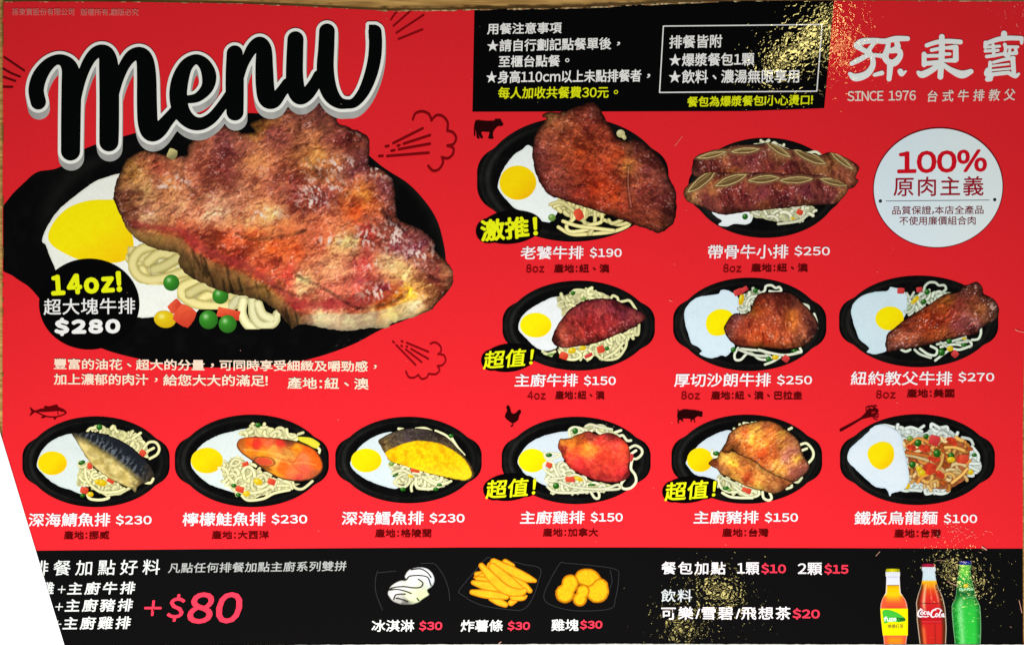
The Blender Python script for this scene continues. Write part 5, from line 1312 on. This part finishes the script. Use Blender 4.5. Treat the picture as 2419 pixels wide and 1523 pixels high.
meat('ice_cream', b1, 7, zb, [(425, 290), (460, 240), (540, 213), (620, 228), (668, 275), (682, 330), (655, 382), (618, 410), (635, 450), (590, 480), (530, 522), (430, 537), (340, 517), (290, 470), (278, 430), (310, 370), (380, 332), (435, 325)], ctr, 51, 1.1, 1.0, 0.08, 7, 30, 1.4, 0.15, 0.35, 3, 0.6, 4, (250, 250, 250), post=drizzle, tex=0.12, bright=1.16, rnd=0.08, warm=(1, 1, 1))
b2 = bowl([[(1165, 135), (1120, 142), (1000, 280), (895, 410), (900, 440), (965, 480)], [(965, 488), (1100, 545), (1300, 576), (1440, 578), (1520, 490), (1575, 340), (1590, 225), (1450, 190), (1360, 165)]], 'clear bowl of golden french fries')
for nm, segs in (('french_fry', [[(1180, 245, 40), (1120, 265, 30), (1045, 275, 24)], [(1120, 275, 26), (1025, 302, 10)], [(1180, 330, 30), (1050, 310, 22)], [(1340, 520, 28), (1370, 500, 26)], [(1290, 170, 28), (1345, 205, 30)], [(1165, 200, 34), (1150, 240, 30)], [(1015, 345, 22), (1120, 372, 40), (1235, 400, 28)], [(1160, 490, 14), (1230, 510, 32), (1290, 535, 26)],
                                 [(1005, 428, 24), (1120, 445, 38), (1295, 465, 30)], [(1360, 470, 34), (1440, 480, 22), (1470, 462, 12)], [(1290, 300, 40), (1420, 350, 36), (1500, 415, 24)], [(1190, 170, 34), (1330, 235, 40), (1460, 300, 40), (1545, 330, 18)], [(1180, 210, 36), (1300, 310, 44), (1440, 420, 30)], [(1085, 200, 26), (1180, 310, 42), (1300, 410, 44), (1420, 430, 34), (1460, 410, 22)]]),):
    for k, sg in enumerate(segs):
        sg = zb(sg)
        r_ = sg[:, 2].max() + 2
        gx, gy = grid(sg[:, 0].min() - r_, sg[:, 1].min() - r_, sg[:, 0].max() + r_, sg[:, 1].max() + r_, 1.1)
        d = sdstroke(gx, gy, sg)
        t = smooth(0, 5, d) * 0.75 + 0.25 * np.clip(0.5 + 0.6 * fbm(gx, gy, 12, 2, k), 0, 1)
        emit(nm, b2, gx, gy, d, mix((196, 112, 10), (254, 198, 40), t), 5 + 0.35 * k)
b3 = bowl([[(1800, 178), (1755, 188), (1640, 400), (1628, 490), (1700, 545), (1900, 588), (2190, 572), (2240, 480), (2268, 300), (2235, 230), (2000, 195), (1800, 178)], [(2195, 240), (2210, 330), (2190, 400)]], 'clear bowl of four golden nuggets')
for k, cs in enumerate(([(1960, 300, 70), (2020, 310, 80), (2080, 355, 55)], [(2110, 375, 66), (2090, 430, 90), (2050, 430, 70)], [(1850, 350, 74), (1825, 420, 62), (1805, 440, 84)], [(1960, 420, 58), (1950, 460, 44), (1932, 490, 62)])):
    cs = zb(cs)
    r_ = cs[:, 2].max() + 3
    gx, gy = grid(cs[:, 0].min() - r_, cs[:, 1].min() - r_, cs[:, 0].max() + r_, cs[:, 1].max() + r_, 1.1)
    d = sdstroke(gx, gy, cs) + 0.6 * fbm(gx, gy, 6, 2, k)
    col = mix((190, 110, 8), (254, 196, 28), smooth(0, 7, d) * 0.9 + 0.2 * fbm(gx, gy, 5, 3, k + 4))
    col = mix(col, (150, 90, 10), 0.45 * smooth(0, 14, gy - cs[:, 1].mean()) * (1 - smooth(0, 8, d)))
    emit('nugget', b3, gx, gy, d, np.clip(col, 0, 255), 5 + 0.5 * k)

# ---- drinks
zd = Zm(2060, 1330, 320 / 2408)


def bottle(outline, label, paint, z=5):
    pts = zd(outline)
    gx, gy = grid(pts[:, 0].min() - 3, pts[:, 1].min() - 3, pts[:, 0].max() + 3, min(pts[:, 1].max(), 1524) + 1, 1.1)
    d = sdpoly(gx, gy, pts)
    u, v = (gx - zd.x) / zd.s, (gy - zd.y) / zd.s
    lft = np.interp(v, *paint[0]); rgt = np.interp(v, *paint[1])
    s = (u - lft) / (rgt - lft)
    return gx, gy, d, u, v, s


def grad(v, stops):
    ys = [a for a, _ in stops]
    return np.stack([np.interp(v, ys, [c[k] for _, c in stops]) for k in range(3)], -1)


def symm(rows):
    return [(l, y) for y, l, r in rows] + [(r, y) for y, l, r in rows[::-1]], ([y for y, l, r in rows], [l for y, l, r in rows]), ([y for y, l, r in rows], [r for y, l, r in rows])


def make_bottle(rows, paint, label, cap_rows, cap_rgb):
    out, L_, R_ = symm(rows)
    gx, gy, d, u, v, s = bottle(out, label, (L_, R_))
    col = paint(u, v, s, gx, gy)
    b = emit('bottle_picture', menu, gx, gy, d, np.clip(col, 0, 255), 5, label)
    out, L_, R_ = symm(cap_rows)
    gx, gy, d, u, v, s = bottle(out, label, (L_, R_))
    emit('cap', b, gx, gy, d, mix(cap_rgb, np.array(cap_rgb) * .55, np.clip(np.abs(s - .45) * 1.2 + .25 * (np.sin(s * 40) > .4), 0, 1)), 7)
    return b


def tea(u, v, s, gx, gy):
    c = grad(v, [(150, (226, 230, 240)), (376, (236, 240, 255)), (384, (120, 80, 20)), (396, (240, 180, 10)), (470, (250, 206, 6)), (560, (252, 212, 20)), (640, (250, 150, 36)), (700, (240, 100, 50)), (795, (226, 76, 50)), (1280, (246, 110, 60)), (1350, (252, 150, 20)), (1460, (250, 130, 50))])
    e = np.abs(s - .5) * 2
    c = mix(c, (236, 92, 56), smooth(.35, .95, e) * smooth(540, 640, v))
    c = mix(c, (240, 232, 226), smooth(.80, .9, e) * (v < 560) * (v > 380) * .9)
    c = mix(c, (236, 220, 200), smooth(.9, .97, e) * .6)
    return mix(c, (170, 176, 190), .7 * np.exp(-((v - 238) / 7) ** 2) * smooth(.9, .6, e))


trows = [(140, 240, 492), (200, 238, 497), (232, 244, 490), (240, 252, 488), (400, 248, 496), (520, 240, 508), (580, 205, 550), (640, 175, 590), (720, 152, 618), (800, 145, 630), (1000, 158, 632), (1270, 190, 630), (1300, 200, 618), (1400, 210, 606), (1462, 216, 598)]
bt1 = make_bottle(trows, tea, 'tea bottle with a yellow label and yellow cap', [(92, 262, 470), (100, 246, 486), (125, 240, 492), (150, 244, 490)], (236, 226, 20))
lab = poly('label', bt1, zd([(144, 798), (632, 798), (634, 1000), (631, 1274), (190, 1274), (160, 1000)]), (250, 232, 4), 7)
poly('leaf_mark', bt1, cat(zd([(180, 860), (215, 820), (330, 828), (460, 880), (570, 960), (590, 1010), (480, 1040), (330, 1030), (220, 1060), (195, 960)])), (66, 190, 56), 8)
text('lettering', bt1, 'fuze', *zd([(203, 0)])[0][:1], zd([(430, 0)])[0][0], zd([(0, 985)])[0][1], zd([(0, 978)])[0][1], 12, (240, 250, 240), 9, 0.5, gap=0.02)
text('lettering', bt1, 'tea', *zd([(432, 0)])[0][:1], zd([(584, 0)])[0][0], zd([(0, 990)])[0][1], zd([(0, 984)])[0][1], 10, (16, 74, 30), 9, 0.5, gap=0.02)
text('lettering', bt1, '檸檬紅茶', *zd([(270, 0)])[0][:1], zd([(556, 0)])[0][0], zd([(0, 1115)])[0][1], zd([(0, 1110)])[0][1], 10, (150, 140, 40), 9, 0.1)


def cola(u, v, s, gx, gy):
    c = grad(v, [(60, (214, 228, 236)), (290, (206, 230, 240)), (318, (250, 190, 30)), (400, (246, 150, 22)), (480, (228, 80, 30)), (600, (222, 44, 38)), (1000, (196, 24, 36)), (1100, (214, 40, 36)), (1460, (206, 40, 30))])
    e = np.abs(s - .5) * 2
    b = smooth(330, 420, v)
    c = mix(c, (92, 40, 18), b * smooth(.58, .85, e))
    c = mix(c, (238, 190, 140), b * np.exp(-((s - .27) / .055) ** 2) * smooth(960, 700, v) * .95)
    c = mix(c, (238, 180, 130), b * np.exp(-((s - .80) / .035) ** 2) * smooth(800, 600, v) * .7)
    c = mix(c, (250, 130, 100), b * np.exp(-((s - .55) / .02) ** 2) * smooth(760, 600, v) * .7)
    c = mix(c, (120, 30, 18), .6 * np.exp(-((s - .60) / .02) ** 2) * smooth(1040, 1100, v))
    c = mix(c, (250, 150, 70), .6 * np.exp(-((s - .20) / .06) ** 2) * smooth(1040, 1200, v))
    c = mix(c, (70, 14, 10), .7 * np.exp(-((v - 705) / 7) ** 2) * smooth(.85, .6, e))
    c = mix(c, (240, 110, 90), .6 * np.exp(-((v - 1030) / 6) ** 2) * smooth(.85, .6, e))
    c = mix(c, (222, 206, 180), smooth(.92, .97, e) * smooth(300, 420, v) * .9)
    return mix(c, (160, 180, 190), .5 * smooth(.8, 1, e) * (v < 300))


crows = [(55, 882, 1124), (100, 880, 1132), (135, 890, 1126), (145, 902, 1116), (240, 896, 1128), (340, 882, 1148), (450, 850, 1186), (550, 815, 1236), (640, 792, 1268), (700, 780, 1280), (800, 788, 1300), (1000, 794, 1314), (1120, 808, 1322), (1250, 824, 1318), (1462, 850, 1308)]
bt2 = make_bottle(crows, cola, 'contour glass bottle of cola with white script and red cap', [(4, 905, 1100), (12, 886, 1120), (40, 880, 1126), (62, 884, 1122)], (190, 30, 70))
script = [[(880, 820, 9), (840, 830, 13), (815, 880, 16), (825, 930, 16), (870, 945, 12), (900, 930, 8)], [(900, 830, 8), (860, 800, 8), (850, 815, 6)],
          [(880, 850, 8), (860, 880, 11), (880, 905, 8), (905, 880, 9), (885, 848, 7)], [(960, 850, 8), (930, 850, 10), (920, 880, 12), (945, 905, 8)], [(1005, 850, 8), (975, 870, 11), (985, 905, 9), (1010, 870, 9), (1015, 905, 9), (1035, 900, 6)],
          [(900, 935, 10), (950, 945, 9), (1000, 935, 8)], [(1130, 820, 10), (1080, 830, 14), (1045, 890, 16), (1055, 940, 14), (1100, 945, 10), (1130, 920, 8)], [(1080, 830, 8), (1130, 800, 9), (1190, 800, 9), (1240, 840, 8)],
          [(1150, 880, 8), (1125, 910, 11), (1145, 945, 9), (1170, 905, 9), (1150, 880, 8)], [(1220, 830, 9), (1200, 880, 12), (1190, 940, 11), (1215, 945, 7)], [(1270, 885, 8), (1235, 905, 11), (1245, 945, 9), (1270, 905, 9), (1272, 945, 9), (1290, 940, 6)]]
strokes('lettering', bt2, [zd(s) for s in script], (252, 240, 244), 8, 0.6)


def lime(u, v, s, gx, gy):
    c = grad(v, [(20, (90, 190, 60)), (150, (110, 210, 70)), (250, (60, 180, 70)), (420, (40, 140, 60)), (540, (30, 110, 50)), (640, (56, 170, 66)), (800, (48, 200, 66)), (1460, (50, 206, 66))])
    e = np.abs(s - .5) * 2
    c = mix(c, (14, 84, 30), smooth(.5, .95, e) * .6)
    c = mix(c, (150, 236, 150), np.exp(-((s - .30) / .10) ** 2) * smooth(560, 700, v) * .75)
    dr = fbm(gx, gy, 3.2, 2, 61)
    c = mix(c, (20, 110, 36), smooth(.25, .5, dr) * smooth(.5, .1, s) * smooth(650, 720, v) * .7)
    c = mix(c, (190, 245, 190), smooth(.35, .6, -dr) * .35 * smooth(650, 720, v))
    c = mix(c, (170, 220, 170), smooth(.93, .98, e) * .7)
    return mix(c, (170, 240, 180), .7 * np.exp(-((v - 596) / 6) ** 2) * smooth(.4, .55, s) * smooth(.98, .9, s))


grows = [(10, 1548, 1756), (60, 1548, 1760), (130, 1540, 1745), (250, 1520, 1760), (350, 1508, 1790), (450, 1500, 1818), (560, 1490, 1838), (640, 1470, 1862), (700, 1432, 1895), (760, 1414, 1918), (900, 1418, 1930), (1150, 1440, 1936), (1300, 1458, 1932), (1462, 1474, 1922)]
bt3 = make_bottle(grows, lime, 'green glass bottle with water drops and blue cap', [(-45, 1560, 1750), (-35, 1545, 1768), (0, 1548, 1765), (22, 1555, 1752)], (24, 40, 170))
text('lettering', bt3, 'Sprite', *zd([(1540, 0)])[0][:1], zd([(1795, 0)])[0][0], zd([(0, 465)])[0][1], zd([(0, 455)])[0][1], 9, (170, 236, 190), 8, 0.3, gap=0.03)
veg(bt3, 8, 'corn_kernel', *zd([(1662, 392)])[0], 6.5, 4.2, -10)  # yellow dot of the bottle mark, drawn with the kernel shape

# ------------------------------------------------------------------ wear: small scratches and rubbed specks in the laminate
rs = np.random.RandomState(5)
sc_ = [[(1593, 346, .5), (1612, 322, .5)], [(2237, 1372, .6), (2262, 1383, .6)], [(2406, 1416, .8), (2413, 1446, 1.0)], [(2397, 778, 1.4), (2404, 782, .8), (2419, 785, .8)], [(2068, 1312, .7), (2078, 1301, .6)], [(1580, 709, .7), (1588, 712, .7)], [(1362, 115, .9), (1366, 117, .9)],
       [(2212, 1322, .4), (2232, 1323, .4)], [(2318, 1290, 2.2), (2330, 1298, 1.6)], [(1178, 1518, 1.0), (1184, 1514, 1.0)], [(1200, 1508, .5), (1700, 1503, .01)]][:-1]
for k in range(46):
    a = rs.rand() * 6.28
    x_, y_ = 2262 + rs.randn() * 26, 1258 + rs.randn() * 14
    sc_.append([(x_, y_, .5), (x_ + 4 * math.cos(a), y_ + 4 * math.sin(a), .5)])
for k in range(10):
    x_, y_ = 2340 + rs.randn() * 60, 1390 + rs.randn() * 60
    if x_ < 2412 and 1300 < y_ < 1510:
        sc_.append([(x_, y_, .4), (x_ + rs.randn() * 2, y_ + rs.randn() * 2, .5)])
for k in range(40):
    x_, y_ = 150 + rs.rand() * 2200, 30 + rs.rand() * 1260
    sc_.append([(x_, y_, .45), (x_ + rs.randn() * 2, y_ + rs.randn() * 2, .4)])
V_, L_, S_ = [], [], []
for s in sc_:
    for (ax, ay, ar), (bx_, by_, br) in zip(s[:-1], s[1:]):
        dx, dy = bx_ - ax, by_ - ay
        n_ = math.hypot(dx, dy) + 1e-6
        nx_, ny_ = -dy / n_ * 0.7, dx / n_ * 0.7
        i0 = len(V_)
        V_ += [(X(ax + nx_ * ar), Y(ay + ny_ * ar), Z(16)), (X(bx_ + nx_ * br), Y(by_ + ny_ * br), Z(16)), (X(bx_ - nx_ * br), Y(by_ - ny_ * br), Z(16)), (X(ax - nx_ * ar), Y(ay - ny_ * ar), Z(16))]
        S_.append(len(L_))
        L_ += [i0, i0 + 1, i0 + 2, i0 + 3]
me = setmesh('scratches', V_, L_, S_)
ink(me, lin((226, 168, 150)))
o = link('scratches', me, PRINT, menu)
o['kind'] = 'stuff'
